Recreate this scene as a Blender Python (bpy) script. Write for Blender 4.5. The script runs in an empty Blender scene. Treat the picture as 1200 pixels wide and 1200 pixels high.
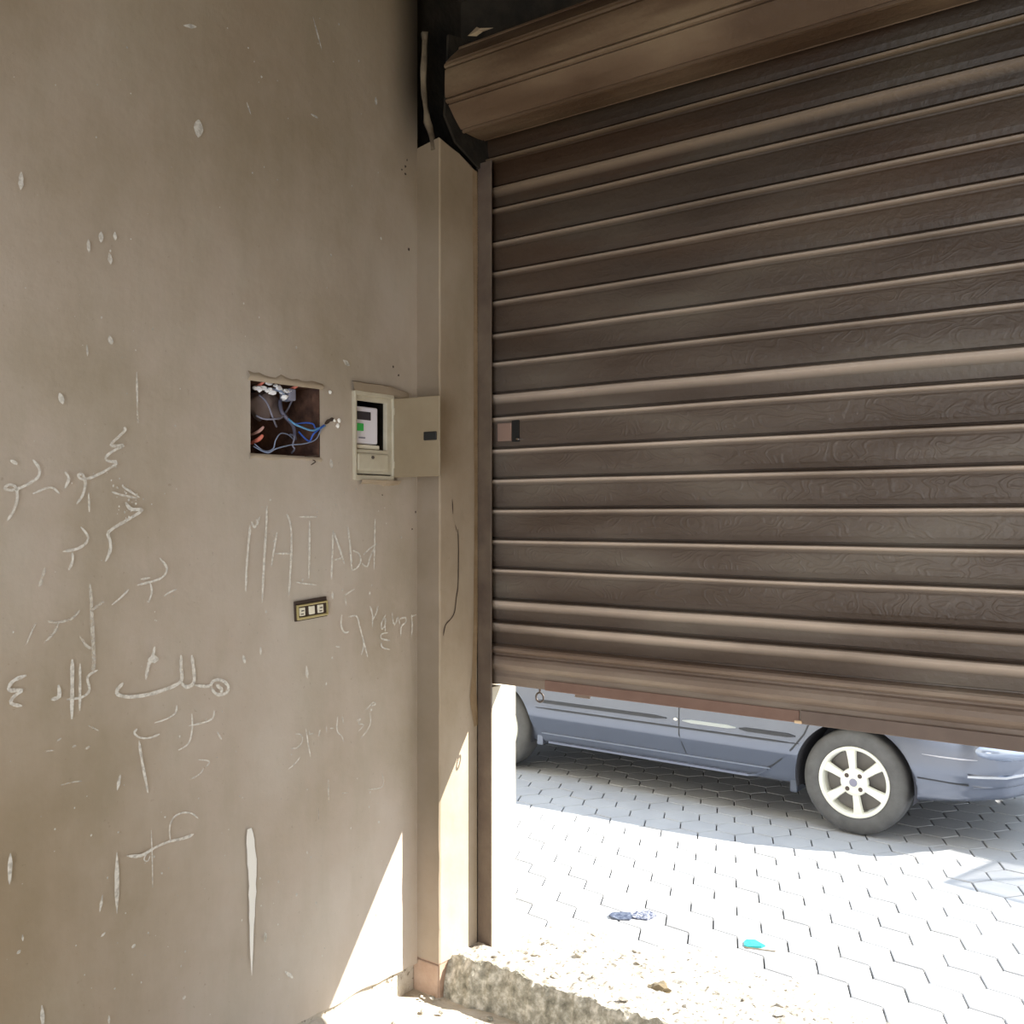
import bpy, bmesh, math, random
from mathutils import Vector, Matrix, noise
random.seed(7)
PI = math.pi
C = bpy.context.scene.collection

# ------------------------------------------------------------------ camera geometry (metres)
CAM_Z = 1.75
SW = -2.567      # x of the left wall surface
RV = -2.46       # x of the opening's left reveal
PY = 2.786       # y of the pier face
SY = 3.05        # y of the shutter curtain

def ray(px):
    t = (px - 600) / 1200.0
    return (-.6074 + .7944 * t, .7944 + .6074 * t)
def onx(X, px, py):            # point of the plane x = X seen at a photo position
    rx, ry = ray(px); Z = X / rx
    return (X, Z * ry, CAM_Z - (py - 604) / 1200.0 * Z)
def ony(Y, px, py):
    rx, ry = ray(px); Z = Y / ry
    return (Z * rx, Y, CAM_Z - (py - 604) / 1200.0 * Z)
def onz(zz, px, py):
    Z = (CAM_Z - zz) * 1200.0 / (py - 604); rx, ry = ray(px)
    return (Z * rx, Z * ry, zz)

# ------------------------------------------------------------------ materials
def mat(name, base, rough=.8, metal=0, spec=.5, ramp=None, scale=5, detail=6, bump=0, bump_scale=30, emit=None, coat=0, stretch=None, spots=None):
    m = bpy.data.materials.new(name); m.use_nodes = True
    nt = m.node_tree; n = nt.nodes; l = nt.links; b = n['Principled BSDF']
    b.inputs['Base Color'].default_value = (*base, 1)
    b.inputs['Roughness'].default_value = rough; b.inputs['Metallic'].default_value = metal
    b.inputs['Specular IOR Level'].default_value = spec
    b.inputs['Coat Weight'].default_value = coat
    tc = n.new('ShaderNodeTexCoord'); vec = tc.outputs['Object']
    if stretch:
        mp = n.new('ShaderNodeMapping'); mp.inputs['Scale'].default_value = stretch
        l.new(vec, mp.inputs['Vector']); vec = mp.outputs['Vector']
    if ramp:
        nz = n.new('ShaderNodeTexNoise'); nz.inputs['Scale'].default_value = scale
        nz.inputs['Detail'].default_value = detail; nz.inputs['Roughness'].default_value = .62
        l.new(vec, nz.inputs['Vector'])
        cr = n.new('ShaderNodeValToRGB')
        els = cr.color_ramp.elements
        els[0].position, els[0].color = ramp[0][0], (*ramp[0][1], 1)
        els[1].position, els[1].color = ramp[-1][0], (*ramp[-1][1], 1)
        for p, c in ramp[1:-1]:
            e = els.new(p); e.color = (*c, 1)
        l.new(nz.outputs['Fac'], cr.inputs['Fac']); out = cr.outputs['Color']
        if spots:
            sc_, th, col = spots
            n2 = n.new('ShaderNodeTexNoise'); n2.inputs['Scale'].default_value = sc_; n2.inputs['Detail'].default_value = 8
            l.new(vec, n2.inputs['Vector'])
            r2 = n.new('ShaderNodeMapRange'); r2.inputs['From Min'].default_value = th; r2.inputs['From Max'].default_value = th + .08
            l.new(n2.outputs['Fac'], r2.inputs['Value'])
            mx = n.new('ShaderNodeMix'); mx.data_type = 'RGBA'; mx.inputs['B'].default_value = (*col, 1)
            l.new(r2.outputs['Result'], mx.inputs['Factor']); l.new(out, mx.inputs['A']); out = mx.outputs['Result']
        l.new(out, b.inputs['Base Color'])
    if bump:
        nb = n.new('ShaderNodeTexNoise'); nb.inputs['Scale'].default_value = bump_scale; nb.inputs['Detail'].default_value = 8
        l.new(vec, nb.inputs['Vector'])
        bp = n.new('ShaderNodeBump'); bp.inputs['Strength'].default_value = bump; bp.inputs['Distance'].default_value = .01
        l.new(nb.outputs['Fac'], bp.inputs['Height']); l.new(bp.outputs['Normal'], b.inputs['Normal'])
    if emit:
        b.inputs['Emission Color'].default_value = (*base, 1); b.inputs['Emission Strength'].default_value = emit
    return m

def plaster(name='plaster', c0=(.43, .365, .29), c1=(.50, .43, .365), c2=(.55, .49, .43), painted_shade=True):
    m = mat(name, c1, rough=.85, spec=.25)
    nt = m.node_tree; n = nt.nodes; l = nt.links; b = n['Principled BSDF']
    tc = n.new('ShaderNodeTexCoord')
    def nz(scale, det, rough=.6, w=None):
        x = n.new('ShaderNodeTexNoise'); x.inputs['Scale'].default_value = scale; x.inputs['Detail'].default_value = det
        x.inputs['Roughness'].default_value = rough
        if w:
            mp = n.new('ShaderNodeMapping'); mp.inputs['Scale'].default_value = w
            l.new(tc.outputs['Object'], mp.inputs['Vector']); l.new(mp.outputs['Vector'], x.inputs['Vector'])
        else: l.new(tc.outputs['Object'], x.inputs['Vector'])
        return x
    a = nz(1.6, 7, .6)
    cr = n.new('ShaderNodeValToRGB'); e = cr.color_ramp.elements
    e[0].position = .33; e[0].color = (*c0, 1)
    e[1].position = .68; e[1].color = (*c2, 1)
    k = e.new(.5); k.color = (*c1, 1)
    l.new(a.outputs['Fac'], cr.inputs['Fac'])
    # streaky trowel stains
    s = nz(2.2, 6, .65, (1, 3, .7))
    r = n.new('ShaderNodeMapRange'); r.inputs['From Min'].default_value = .42; r.inputs['From Max'].default_value = .7
    l.new(s.outputs['Fac'], r.inputs['Value'])
    mx = n.new('ShaderNodeMix'); mx.data_type = 'RGBA'; mx.blend_type = 'MULTIPLY'; mx.inputs['B'].default_value = (.9, .91, .88, 1)
    l.new(r.outputs['Result'], mx.inputs['Factor']); l.new(cr.outputs['Color'], mx.inputs['A'])
    # dimming toward the ceiling, painted into the plaster colour
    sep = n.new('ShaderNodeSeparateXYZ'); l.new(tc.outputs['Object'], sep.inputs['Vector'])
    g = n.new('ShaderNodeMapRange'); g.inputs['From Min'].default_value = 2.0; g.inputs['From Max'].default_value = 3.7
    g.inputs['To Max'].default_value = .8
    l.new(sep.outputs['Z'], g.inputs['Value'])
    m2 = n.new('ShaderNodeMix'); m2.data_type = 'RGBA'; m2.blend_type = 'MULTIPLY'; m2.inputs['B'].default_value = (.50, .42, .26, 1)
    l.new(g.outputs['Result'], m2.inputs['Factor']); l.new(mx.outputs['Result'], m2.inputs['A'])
    # fine pepper
    p = nz(60, 3)
    pr = n.new('ShaderNodeMapRange'); pr.inputs['From Min'].default_value = .68; pr.inputs['From Max'].default_value = .75; pr.inputs['To Max'].default_value = .35
    l.new(p.outputs['Fac'], pr.inputs['Value'])
    m3 = n.new('ShaderNodeMix'); m3.data_type = 'RGBA'; m3.inputs['B'].default_value = (.25, .2, .15, 1)
    l.new(pr.outputs['Result'], m3.inputs['Factor']); l.new(m2.outputs['Result'], m3.inputs['A'])
    sy = n.new('ShaderNodeMapRange'); sy.interpolation_type = 'SMOOTHSTEP'; sy.inputs['From Min'].default_value = 2.60; sy.inputs['From Max'].default_value = 2.79  # painted shade with soft grime beside the shutter recess
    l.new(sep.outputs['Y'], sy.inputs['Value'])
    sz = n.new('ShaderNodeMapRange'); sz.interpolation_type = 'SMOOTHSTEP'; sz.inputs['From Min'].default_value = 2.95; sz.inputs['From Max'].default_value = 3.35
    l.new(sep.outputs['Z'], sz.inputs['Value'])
    shade_ = n.new('ShaderNodeMath'); shade_.operation = 'MULTIPLY'; l.new(sy.outputs['Result'], shade_.inputs[0]); l.new(sz.outputs['Result'], shade_.inputs[1])
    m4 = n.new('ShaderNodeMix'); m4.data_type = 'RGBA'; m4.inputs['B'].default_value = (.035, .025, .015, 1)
    # brown shade painted in low down toward the back of the shop
    dy = n.new('ShaderNodeMapRange'); dy.interpolation_type = 'SMOOTHSTEP'; dy.inputs['From Min'].default_value = 2.0; dy.inputs['From Max'].default_value = 1.1
    l.new(sep.outputs['Y'], dy.inputs['Value'])
    dz = n.new('ShaderNodeMapRange'); dz.interpolation_type = 'SMOOTHSTEP'; dz.inputs['From Min'].default_value = 1.9; dz.inputs['From Max'].default_value = .7
    l.new(sep.outputs['Z'], dz.inputs['Value'])
    dm = n.new('ShaderNodeMath'); dm.operation = 'MULTIPLY'; l.new(dy.outputs['Result'], dm.inputs[0]); l.new(dz.outputs['Result'], dm.inputs[1])
    m5 = n.new('ShaderNodeMix'); m5.data_type = 'RGBA'; m5.blend_type = 'MULTIPLY'; m5.inputs['B'].default_value = (.70, .63, .50, 1)
    l.new(dm.outputs[0], m5.inputs['Factor']); l.new(m3.outputs['Result'], m5.inputs['A'])
    if painted_shade: l.new(shade_.outputs[0], m4.inputs['Factor'])
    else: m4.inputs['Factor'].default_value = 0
    l.new(m5.outputs['Result'] if painted_shade else m3.outputs['Result'], m4.inputs['A'])
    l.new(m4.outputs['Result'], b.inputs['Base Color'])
    bn = nz(14, 9, .6)
    bp = n.new('ShaderNodeBump'); bp.inputs['Strength'].default_value = .22; bp.inputs['Distance'].default_value = .01
    l.new(bn.outputs['Fac'], bp.inputs['Height']); l.new(bp.outputs['Normal'], b.inputs['Normal'])
    return m

def shutter_mat(name, emboss=True, tint=1.0):
    """brown lacquered steel: dirt, rust and a darker tone toward the top, embossed curls on the flat of each slat"""
    m = mat(name, (.1, .07, .055), rough=.5, spec=.4)
    nt = m.node_tree; n = nt.nodes; l = nt.links; b = n['Principled BSDF']
    tc = n.new('ShaderNodeTexCoord')
    a = n.new('ShaderNodeTexNoise'); a.inputs['Scale'].default_value = 3; a.inputs['Detail'].default_value = 8
    mp = n.new('ShaderNodeMapping'); mp.inputs['Scale'].default_value = (.5, 1, 2.2)
    l.new(tc.outputs['Object'], mp.inputs['Vector']); l.new(mp.outputs['Vector'], a.inputs['Vector'])
    cr = n.new('ShaderNodeValToRGB'); e = cr.color_ramp.elements
    e[0].position = .34; e[0].color = (.085 * tint, .060 * tint, .045 * tint, 1)
    e[1].position = .68; e[1].color = (.165 * tint, .137 * tint, .11 * tint, 1)
    k = e.new(.5); k.color = (.118 * tint, .090 * tint, .072 * tint, 1)
    l.new(a.outputs['Fac'], cr.inputs['Fac'])
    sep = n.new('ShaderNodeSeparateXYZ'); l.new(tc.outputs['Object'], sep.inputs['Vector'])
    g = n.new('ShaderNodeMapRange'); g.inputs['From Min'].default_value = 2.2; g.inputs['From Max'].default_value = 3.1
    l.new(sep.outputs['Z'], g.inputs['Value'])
    rn = n.new('ShaderNodeTexNoise'); rn.inputs['Scale'].default_value = 2.2; rn.inputs['Detail'].default_value = 9
    l.new(mp.outputs['Vector'], rn.inputs['Vector'])
    rr = n.new('ShaderNodeMapRange'); rr.inputs['From Min'].default_value = .46; rr.inputs['From Max'].default_value = .6
    l.new(rn.outputs['Fac'], rr.inputs['Value'])
    mu = n.new('ShaderNodeMath'); mu.operation = 'MULTIPLY'; l.new(g.outputs['Result'], mu.inputs[0]); l.new(rr.outputs['Result'], mu.inputs[1])
    mu2 = n.new('ShaderNodeMath'); mu2.operation = 'MULTIPLY'; mu2.inputs[1].default_value = .6; l.new(mu.outputs[0], mu2.inputs[0])
    m1 = n.new('ShaderNodeMix'); m1.data_type = 'RGBA'; m1.inputs['B'].default_value = (.13, .062, .028, 1)
    l.new(mu2.outputs[0], m1.inputs['Factor']); l.new(cr.outputs['Color'], m1.inputs['A'])
    gd = n.new('ShaderNodeMapRange'); gd.inputs['From Min'].default_value = 2.0; gd.inputs['From Max'].default_value = 3.05; gd.inputs['To Max'].default_value = .93  # base tone multiplied darker toward the top
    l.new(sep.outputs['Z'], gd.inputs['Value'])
    wa = n.new('ShaderNodeAttribute'); wa.attribute_name = 'bead_highlight'  # highlight along the slat beads, painted as a lighter colour
    wk = n.new('ShaderNodeMath'); wk.operation = 'MULTIPLY'; l.new(wa.outputs['Fac'], wk.inputs[0])
    wr = n.new('ShaderNodeMapRange'); wr.inputs['From Min'].default_value = .3; wr.inputs['From Max'].default_value = .55; wr.inputs['To Min'].default_value = .5; wr.inputs['To Max'].default_value = 1
    l.new(a.outputs['Fac'], wr.inputs['Value']); l.new(wr.outputs['Result'], wk.inputs[1])
    m3 = n.new('ShaderNodeMix'); m3.data_type = 'RGBA'; m3.inputs['B'].default_value = (.52, .43, .36, 1)
    l.new(wk.outputs[0], m3.inputs['Factor']); l.new(m1.outputs['Result'], m3.inputs['A'])
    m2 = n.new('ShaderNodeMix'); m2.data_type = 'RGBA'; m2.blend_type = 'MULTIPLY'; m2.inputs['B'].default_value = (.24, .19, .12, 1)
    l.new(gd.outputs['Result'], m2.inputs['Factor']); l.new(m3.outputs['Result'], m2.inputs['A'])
    l.new(m2.outputs['Result'], b.inputs['Base Color'])
    # height: fine dirt + curls
    f = n.new('ShaderNodeTexNoise'); f.inputs['Scale'].default_value = 45; f.inputs['Detail'].default_value = 6
    l.new(tc.outputs['Object'], f.inputs['Vector'])
    h = f.outputs['Fac']
    if emboss:
        w = n.new('ShaderNodeTexNoise'); w.inputs['Scale'].default_value = 15; w.inputs['Detail'].default_value = 0; w.inputs['Distortion'].default_value = .9
        mp2 = n.new('ShaderNodeMapping'); mp2.inputs['Scale'].default_value = (.55, 1, 1)
        l.new(tc.outputs['Object'], mp2.inputs['Vector']); l.new(mp2.outputs['Vector'], w.inputs['Vector'])
        k1 = n.new('ShaderNodeMath'); k1.operation = 'MULTIPLY'; k1.inputs[1].default_value = 42; l.new(w.outputs['Fac'], k1.inputs[0])
        k2 = n.new('ShaderNodeMath'); k2.operation = 'SINE'; l.new(k1.outputs[0], k2.inputs[0])
        mr = n.new('ShaderNodeMapRange'); mr.inputs['From Min'].default_value = .2; mr.inputs['From Max'].default_value = 1
        l.new(k2.outputs[0], mr.inputs['Value'])
        # only the middle of each slat carries the curls (attribute written per vertex)
        at = n.new('ShaderNodeAttribute'); at.attribute_name = 'emboss'
        mm = n.new('ShaderNodeMath'); mm.operation = 'MULTIPLY'; 
        fd = n.new('ShaderNodeMapRange'); fd.inputs['From Min'].default_value = 1.9; fd.inputs['From Max'].default_value = 2.7; fd.inputs['To Min'].default_value = 1; fd.inputs['To Max'].default_value = .12
        l.new(sep.outputs['Z'], fd.inputs['Value']); me_ = n.new('ShaderNodeMath'); me_.operation = 'MULTIPLY'
        l.new(fd.outputs['Result'], me_.inputs[0]); l.new(at.outputs['Fac'], me_.inputs[1])
        l.new(mr.outputs['Result'], mm.inputs[0]); l.new(me_.outputs[0], mm.inputs[1])
        ad = n.new('ShaderNodeMath'); ad.operation = 'MULTIPLY_ADD'; ad.inputs[1].default_value = .4
        l.new(mm.outputs[0], ad.inputs[0]); l.new(h, ad.inputs[2]); h = ad.outputs[0]
    bp = n.new('ShaderNodeBump'); bp.inputs['Strength'].default_value = .45; bp.inputs['Distance'].default_value = .006
    l.new(h, bp.inputs['Height']); l.new(bp.outputs['Normal'], b.inputs['Normal'])
    return m

def chalk_mat(name, col, cover):
    m = mat(name, col, rough=.95, spec=.1)
    nt = m.node_tree; n = nt.nodes; l = nt.links; b = n['Principled BSDF']
    tc = n.new('ShaderNodeTexCoord'); nz = n.new('ShaderNodeTexNoise'); nz.inputs['Scale'].default_value = 70; nz.inputs['Detail'].default_value = 2
    l.new(tc.outputs['Object'], nz.inputs['Vector'])
    mr = n.new('ShaderNodeMapRange'); mr.inputs['From Min'].default_value = .36; mr.inputs['From Max'].default_value = .62
    mr.inputs['To Min'].default_value = max(0, cover - .12); mr.inputs['To Max'].default_value = min(1, cover + .2)
    l.new(nz.outputs['Fac'], mr.inputs['Value']); l.new(mr.outputs['Result'], b.inputs['Alpha'])
    return m

M = {}
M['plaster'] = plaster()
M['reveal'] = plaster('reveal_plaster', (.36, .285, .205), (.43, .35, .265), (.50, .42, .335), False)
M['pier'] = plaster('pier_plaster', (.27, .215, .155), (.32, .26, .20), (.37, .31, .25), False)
M['dark'] = mat('shade_dark_concrete', (.03, .025, .02), .95, spec=.1, ramp=[(.35, (.012, .011, .01)), (.7, (.05, .04, .028))], scale=4, bump=.5)  # near-black tone painted in for the unlit recess
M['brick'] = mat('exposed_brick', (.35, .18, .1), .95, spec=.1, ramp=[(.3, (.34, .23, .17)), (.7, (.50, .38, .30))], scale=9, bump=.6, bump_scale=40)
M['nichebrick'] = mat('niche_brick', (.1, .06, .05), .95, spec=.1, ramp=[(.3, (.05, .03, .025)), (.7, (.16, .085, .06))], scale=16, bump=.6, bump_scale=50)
M['facade'] = mat('outer_plaster', (.6, .55, .46), .9, spec=.2, ramp=[(.3, (.55, .5, .4)), (.7, (.68, .63, .53))], scale=3, bump=.3)
M['floor'] = mat('rough_concrete', (.5, .46, .4), .95, spec=.1, ramp=[(.3, (.40, .35, .28)), (.5, (.55, .5, .42)), (.7, (.66, .61, .54))], scale=7, bump=.7, bump_scale=45)
M['rubble'] = mat('sandy_mortar', (.55, .5, .42), .98, spec=.05, ramp=[(.3, (.36, .325, .27)), (.45, (.45, .41, .35)), (.7, (.53, .50, .45))], scale=9, detail=10, bump=1, bump_scale=38, spots=(48, .585, (.15, .13, .10)))
M['ledge'] = mat('broken_ledge', (.2, .2, .17), .98, spec=.05, ramp=[(.3, (.14, .135, .105)), (.5, (.38, .36, .30)), (.66, (.7, .67, .6))], scale=26, detail=10, bump=1, bump_scale=50)
M['paver'] = mat('paver', (.4, .4, .4), .9, spec=.15, ramp=[(.3, (.38, .385, .40)), (.7, (.46, .465, .47))], scale=3, bump=.15)
M['joint'] = mat('paver_joint', (.09, .085, .08), .95, spec=.0)
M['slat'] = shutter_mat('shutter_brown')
M['rail'] = shutter_mat('shutter_plain', False, 1.9)
M['coil'] = shutter_mat('shutter_coil', False, 3.9)
M['guide'] = mat('guide_metal', (.16, .11, .08), .5, metal=.0, ramp=[(.3, (.085, .06, .048)), (.7, (.17, .13, .095))], scale=6, bump=.2)
M['seal'] = mat('rusty_strip', (.25, .12, .09), .75, ramp=[(.3, (.17, .10, .075)), (.7, (.25, .16, .13))], scale=5)
M['iron'] = mat('dark_iron', (.09, .07, .06), .5, metal=.5)
M['clip'] = mat('brass_clip', (.75, .55, .35), .5)
M['cream'] = mat('cream_plastic', (.66, .61, .48), .45, ramp=[(.3, (.46, .41, .31)), (.7, (.60, .56, .45))], scale=8)
M['doorp'] = mat('meter_door_plastic', (.3, .24, .15), .5, ramp=[(.3, (.25, .19, .12)), (.7, (.31, .25, .165))], scale=5)
M['white'] = mat('white_plastic', (.78, .76, .84), .4)
M['screen'] = mat('display_dark', (.035, .03, .04), .3)
M['green'] = mat('green_sticker', (.05, .5, .1), .5)
M['black'] = mat('black_plastic', (.012, .012, .012), .6)
M['brass'] = mat('brass_frame', (.55, .46, .22), .35, metal=.4)
M['ivory'] = mat('ivory_switch', (.85, .8, .66), .35)
M['bluewire'] = mat('blue_wire', (.03, .11, .5), .4)
M['lightwire'] = mat('pale_blue_wire', (.24, .29, .42), .4)
M['greywire'] = mat('grey_wire', (.25, .25, .33), .5)
M['redwire'] = mat('copper_end', (.7, .2, .14), .5)
M['foil'] = mat('silver_foil', (.95, .96, 1), .3, metal=.2, bump=.4)
M['chalk'] = chalk_mat('chalk', (.86, .85, .80), .55)
M['chalk_faint'] = chalk_mat('chalk_faint', (.76, .74, .68), .36)
M['paint'] = chalk_mat('white_paint', (.93, .92, .88), 1.2)
M['crack'] = mat('crack', (.06, .04, .03), .95)
M['carpaint'] = mat('blue_grey_paint', (.15, .17, .22), .22, metal=.6, coat=.4, spec=.6)
M['carlow'] = mat('dark_blue_paint', (.06, .075, .11), .35, coat=.4)
M['glass'] = mat('car_glass', (.02, .025, .03), .05, spec=.8)
M['rubber'] = mat('tyre_rubber', (.105, .105, .105), .85, ramp=[(.3, (.085, .085, .085)), (.7, (.13, .13, .13))], scale=12)
M['alloy'] = mat('alloy_rim', (.82, .83, .74), .3, metal=.1, coat=.3)
M['well'] = mat('wheel_well', (.05, .05, .06), .9)
M['trimc'] = mat('body_moulding', (.03, .033, .04), .5)
M['chrome'] = mat('chrome', (.8, .8, .82), .12, metal=1)
M['lens'] = mat('headlamp_lens', (.32, .38, .5), .12, metal=.3, coat=1)
M['teal'] = mat('teal_wrapper', (.03, .42, .42), .4)
M['navy'] = mat('navy_packet', (.05, .07, .12), .5, ramp=[(.4, (.035, .045, .08)), (.6, (.12, .14, .19))], scale=60)
M['stone'] = mat('brown_stone', (.2, .16, .1), .95, bump=.5)
M['tarp'] = mat('tarp_cloth', (.5, .6, .65), .8)
M['wall_far'] = mat('far_render', (.42, .38, .33), .9, ramp=[(.3, (.36, .32, .28)), (.7, (.48, .44, .38))], scale=1)

# ------------------------------------------------------------------ mesh helpers
def link(name, bm, m, parent=None, smooth=False, **props):
    me = bpy.data.meshes.new(name); bm.normal_update(); bm.to_mesh(me); bm.free()
    o = bpy.data.objects.new(name, me); C.objects.link(o)
    for x in (m if isinstance(m, (list, tuple)) else [m]): me.materials.append(x)
    if parent: o.parent = parent
    if smooth:
        for p in me.polygons: p.use_smooth = True
    for k, v in props.items(): o[k] = v
    return o
def empty(name, loc=(0, 0, 0), **props):
    o = bpy.data.objects.new(name, None); C.objects.link(o); o.location = loc; o.empty_display_size = .1
    for k, v in props.items(): o[k] = v
    return o
def settle(root, loc):
    """put the thing's origin at its base while its children keep their places"""
    root.location = loc
    for c in root.children: c.matrix_parent_inverse = Matrix.Translation(-Vector(loc))
def box(bm, x0, y0, z0, x1, y1, z1, mi=0):
    vs = [bm.verts.new(p) for p in ((x0, y0, z0), (x1, y0, z0), (x1, y1, z0), (x0, y1, z0), (x0, y0, z1), (x1, y0, z1), (x1, y1, z1), (x0, y1, z1))]
    for f in ((0, 3, 2, 1), (4, 5, 6, 7), (0, 1, 5, 4), (1, 2, 6, 5), (2, 3, 7, 6), (3, 0, 4, 7)):
        fc = bm.faces.new([vs[i] for i in f]); fc.material_index = mi
    return vs
def bevel(bm, w, seg=2):
    bmesh.ops.bevel(bm, geom=list(bm.edges), offset=w, segments=seg, affect='EDGES', profile=.5)
def bbox(*a, bev=.003, seg=2):
    bm = bmesh.new(); box(bm, *a); bevel(bm, bev, seg); return bm
def sweep_x(bm, prof, x0, x1, nx=1, closed=False, jitter=0):
    """profile list of (y, z) swept along x"""
    rows = []
    for i in range(nx + 1):
        x = x0 + (x1 - x0) * i / nx
        rows.append([bm.verts.new((x, y, z)) for y, z in prof])
    for i in range(nx):
        n = len(prof)
        for j in range(n if closed else n - 1):
            k = (j + 1) % n
            bm.faces.new((rows[i][j], rows[i][k], rows[i + 1][k], rows[i + 1][j]))
    if closed:
        bm.faces.new(rows[0]); bm.faces.new(rows[-1][::-1])
    return rows
def tube(bm, pts, r, seg=8):
    pts = [Vector(p) for p in pts]
    # smooth by Catmull-Rom
    sm = []
    for i in range(len(pts) - 1):
        p0 = pts[max(i - 1, 0)]; p1 = pts[i]; p2 = pts[i + 1]; p3 = pts[min(i + 2, len(pts) - 1)]
        for k in range(5):
            t = k / 5
            sm.append(.5 * ((2 * p1) + (p2 - p0) * t + (2 * p0 - 5 * p1 + 4 * p2 - p3) * t * t + (3 * p1 - p0 - 3 * p2 + p3) * t ** 3))
    sm.append(pts[-1])
    rings = []
    for i, p in enumerate(sm):
        d = (sm[min(i + 1, len(sm) - 1)] - sm[max(i - 1, 0)]).normalized()
        a = d.orthogonal().normalized() if not rings else (pa - d * pa.dot(d)).normalized()
        pa = a; b = d.cross(a)
        rr = r(i / (len(sm) - 1)) if callable(r) else r
        rings.append([bm.verts.new(p + (a * math.cos(2 * PI * k / seg) + b * math.sin(2 * PI * k / seg)) * rr) for k in range(seg)])
    for i in range(len(rings) - 1):
        for k in range(seg):
            bm.faces.new((rings[i][k], rings[i][(k + 1) % seg], rings[i + 1][(k + 1) % seg], rings[i + 1][k]))
    bm.faces.new(rings[0][::-1]); bm.faces.new(rings[-1])
def lathe_y(bm, prof, seg=48, cx=0, cz=0, mi=0):
    """profile (r, y) turned about an axis parallel to y"""
    rings = []
    for r, y in prof:
        rings.append([bm.verts.new((cx + r * math.cos(2 * PI * k / seg), y, cz + r * math.sin(2 * PI * k / seg))) for k in range(seg)])
    for i in range(len(rings) - 1):
        for k in range(seg):
            f = bm.faces.new((rings[i][k], rings[i][(k + 1) % seg], rings[i + 1][(k + 1) % seg], rings[i + 1][k])); f.material_index = mi
    return rings
def ico(bm, c, r, sub=2, squash=(1, 1, 1), rough=.25, seed=0):
    res = bmesh.ops.create_icosphere(bm, subdivisions=sub, radius=1)
    for v in res['verts']:
        d = v.co.copy(); k = 1 + rough * noise.noise(d * 1.7 + Vector((seed, seed * 2.3, 0)))
        v.co = Vector((c[0] + d.x * r * k * squash[0], c[1] + d.y * r * k * squash[1], c[2] + d.z * r * k * squash[2]))

# ------------------------------------------------------------------ SETTING
FLOOR = 0.0; CEIL = 3.95
# left wall with two holes
def yz(px, py): p = onx(SW, px, py); return (p[1], p[2])
N = dict(y0=yz(294, 500)[0], y1=yz(375, 500)[0], z0=1.940, z1=2.172)      # rough niche
ME = dict(y0=2.466, y1=2.645, z0=1.885, z1=2.172)                         # meter recess
def wall_with_holes(y0, y1, z0, z1, holes, step=.06):
    ys = sorted({y0, y1, *[h[k] for h in holes for k in ('y0', 'y1')]}); zs = sorted({z0, z1, *[h[k] for h in holes for k in ('z0', 'z1')]})
    def fill(a):
        out = []
        for i in range(len(a) - 1):
            n = max(1, round((a[i + 1] - a[i]) / step)); out += [a[i] + (a[i + 1] - a[i]) * k / n for k in range(n)]
        return out + [a[-1]]
    ys = fill(ys); zs = fill(zs)
    bm = bmesh.new(); V = {}
    def v(i, j):
        if (i, j) not in V:
            y, z = ys[i], zs[j]
            d = .008 * noise.noise(Vector((0, y * 1.3, z * 1.3)))
            e = 0.0
            if y > PY - 1e-6: d = 0
            if j == 0 : e = .012 * noise.noise(Vector((3, y * 9, 0)))
            V[i, j] = bm.verts.new((SW - .004 + d, y, z + e))
        return V[i, j]
    for i in range(len(ys) - 1):
        for j in range(len(zs) - 1):
            yc = (ys[i] + ys[i + 1]) / 2; zc = (zs[j] + zs[j + 1]) / 2
            if any(h['y0'] < yc < h['y1'] and h['z0'] < zc < h['z1'] for h in holes): continue
            bm.faces.new((v(i, j), v(i + 1, j), v(i + 1, j + 1), v(i, j + 1)))
    return bm
bm = wall_with_holes(-1.6, PY + .002, .10, CEIL, [N, ME])
# solid wall mass behind (keeps light out)
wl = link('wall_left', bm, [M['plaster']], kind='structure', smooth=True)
bm = bmesh.new(); box(bm, SW - .35, -1.6, -.05, SW - .20, 3.20, CEIL); link('wall_core', bm, M['dark'], wl)
# brick and mortar exposed under the broken lower edge of the plaster
bm = bmesh.new(); box(bm, SW - .2, -1.6, -.05, SW - .022, PY, .14); link('wall_base', bm, M['rubble'], wl)
# plaster lip seen at the broken edge
bm = bmesh.new()
n = 60; rows = []
for i in range(n + 1):
    y = .6 + (PY - .6) * i / n; e = .012 * noise.noise(Vector((3, y * 9, 0)))
    rows.append([bm.verts.new((SW - .004, y, .10 + e)), bm.verts.new((SW - .03, y, .095 + e))])
for i in range(n): bm.faces.new((rows[i][0], rows[i][1], rows[i + 1][1], rows[i + 1][0]))
link('plaster_edge', bm, M['reveal'], wl)

def recess(name, h, depth, m, front=SW - .003):
    bm = bmesh.new(); x0 = front - depth
    a = [(front, h['y0'], h['z0']), (front, h['y1'], h['z0']), (front, h['y1'], h['z1']), (front, h['y0'], h['z1'])]
    f = [bm.verts.new(p) for p in a]; b = [bm.verts.new((x0, p[1], p[2])) for p in a]
    for i in range(4): bm.faces.new((f[i], f[(i + 1) % 4], b[(i + 1) % 4], b[i]))
    bm.faces.new(b)
    bmesh.ops.subdivide_edges(bm, edges=list(bm.edges), cuts=5, use_grid_fill=True)
    for v in bm.verts:
        if v.co.x < front - .004: v.co += Vector([.006 * noise.noise(v.co * 25 + Vector((k * 9, 0, 0))) for k in range(3)])
    return link(name, bm, m, wl)
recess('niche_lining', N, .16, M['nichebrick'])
recess('meter_pocket', ME, .13, M['dark'])
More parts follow.
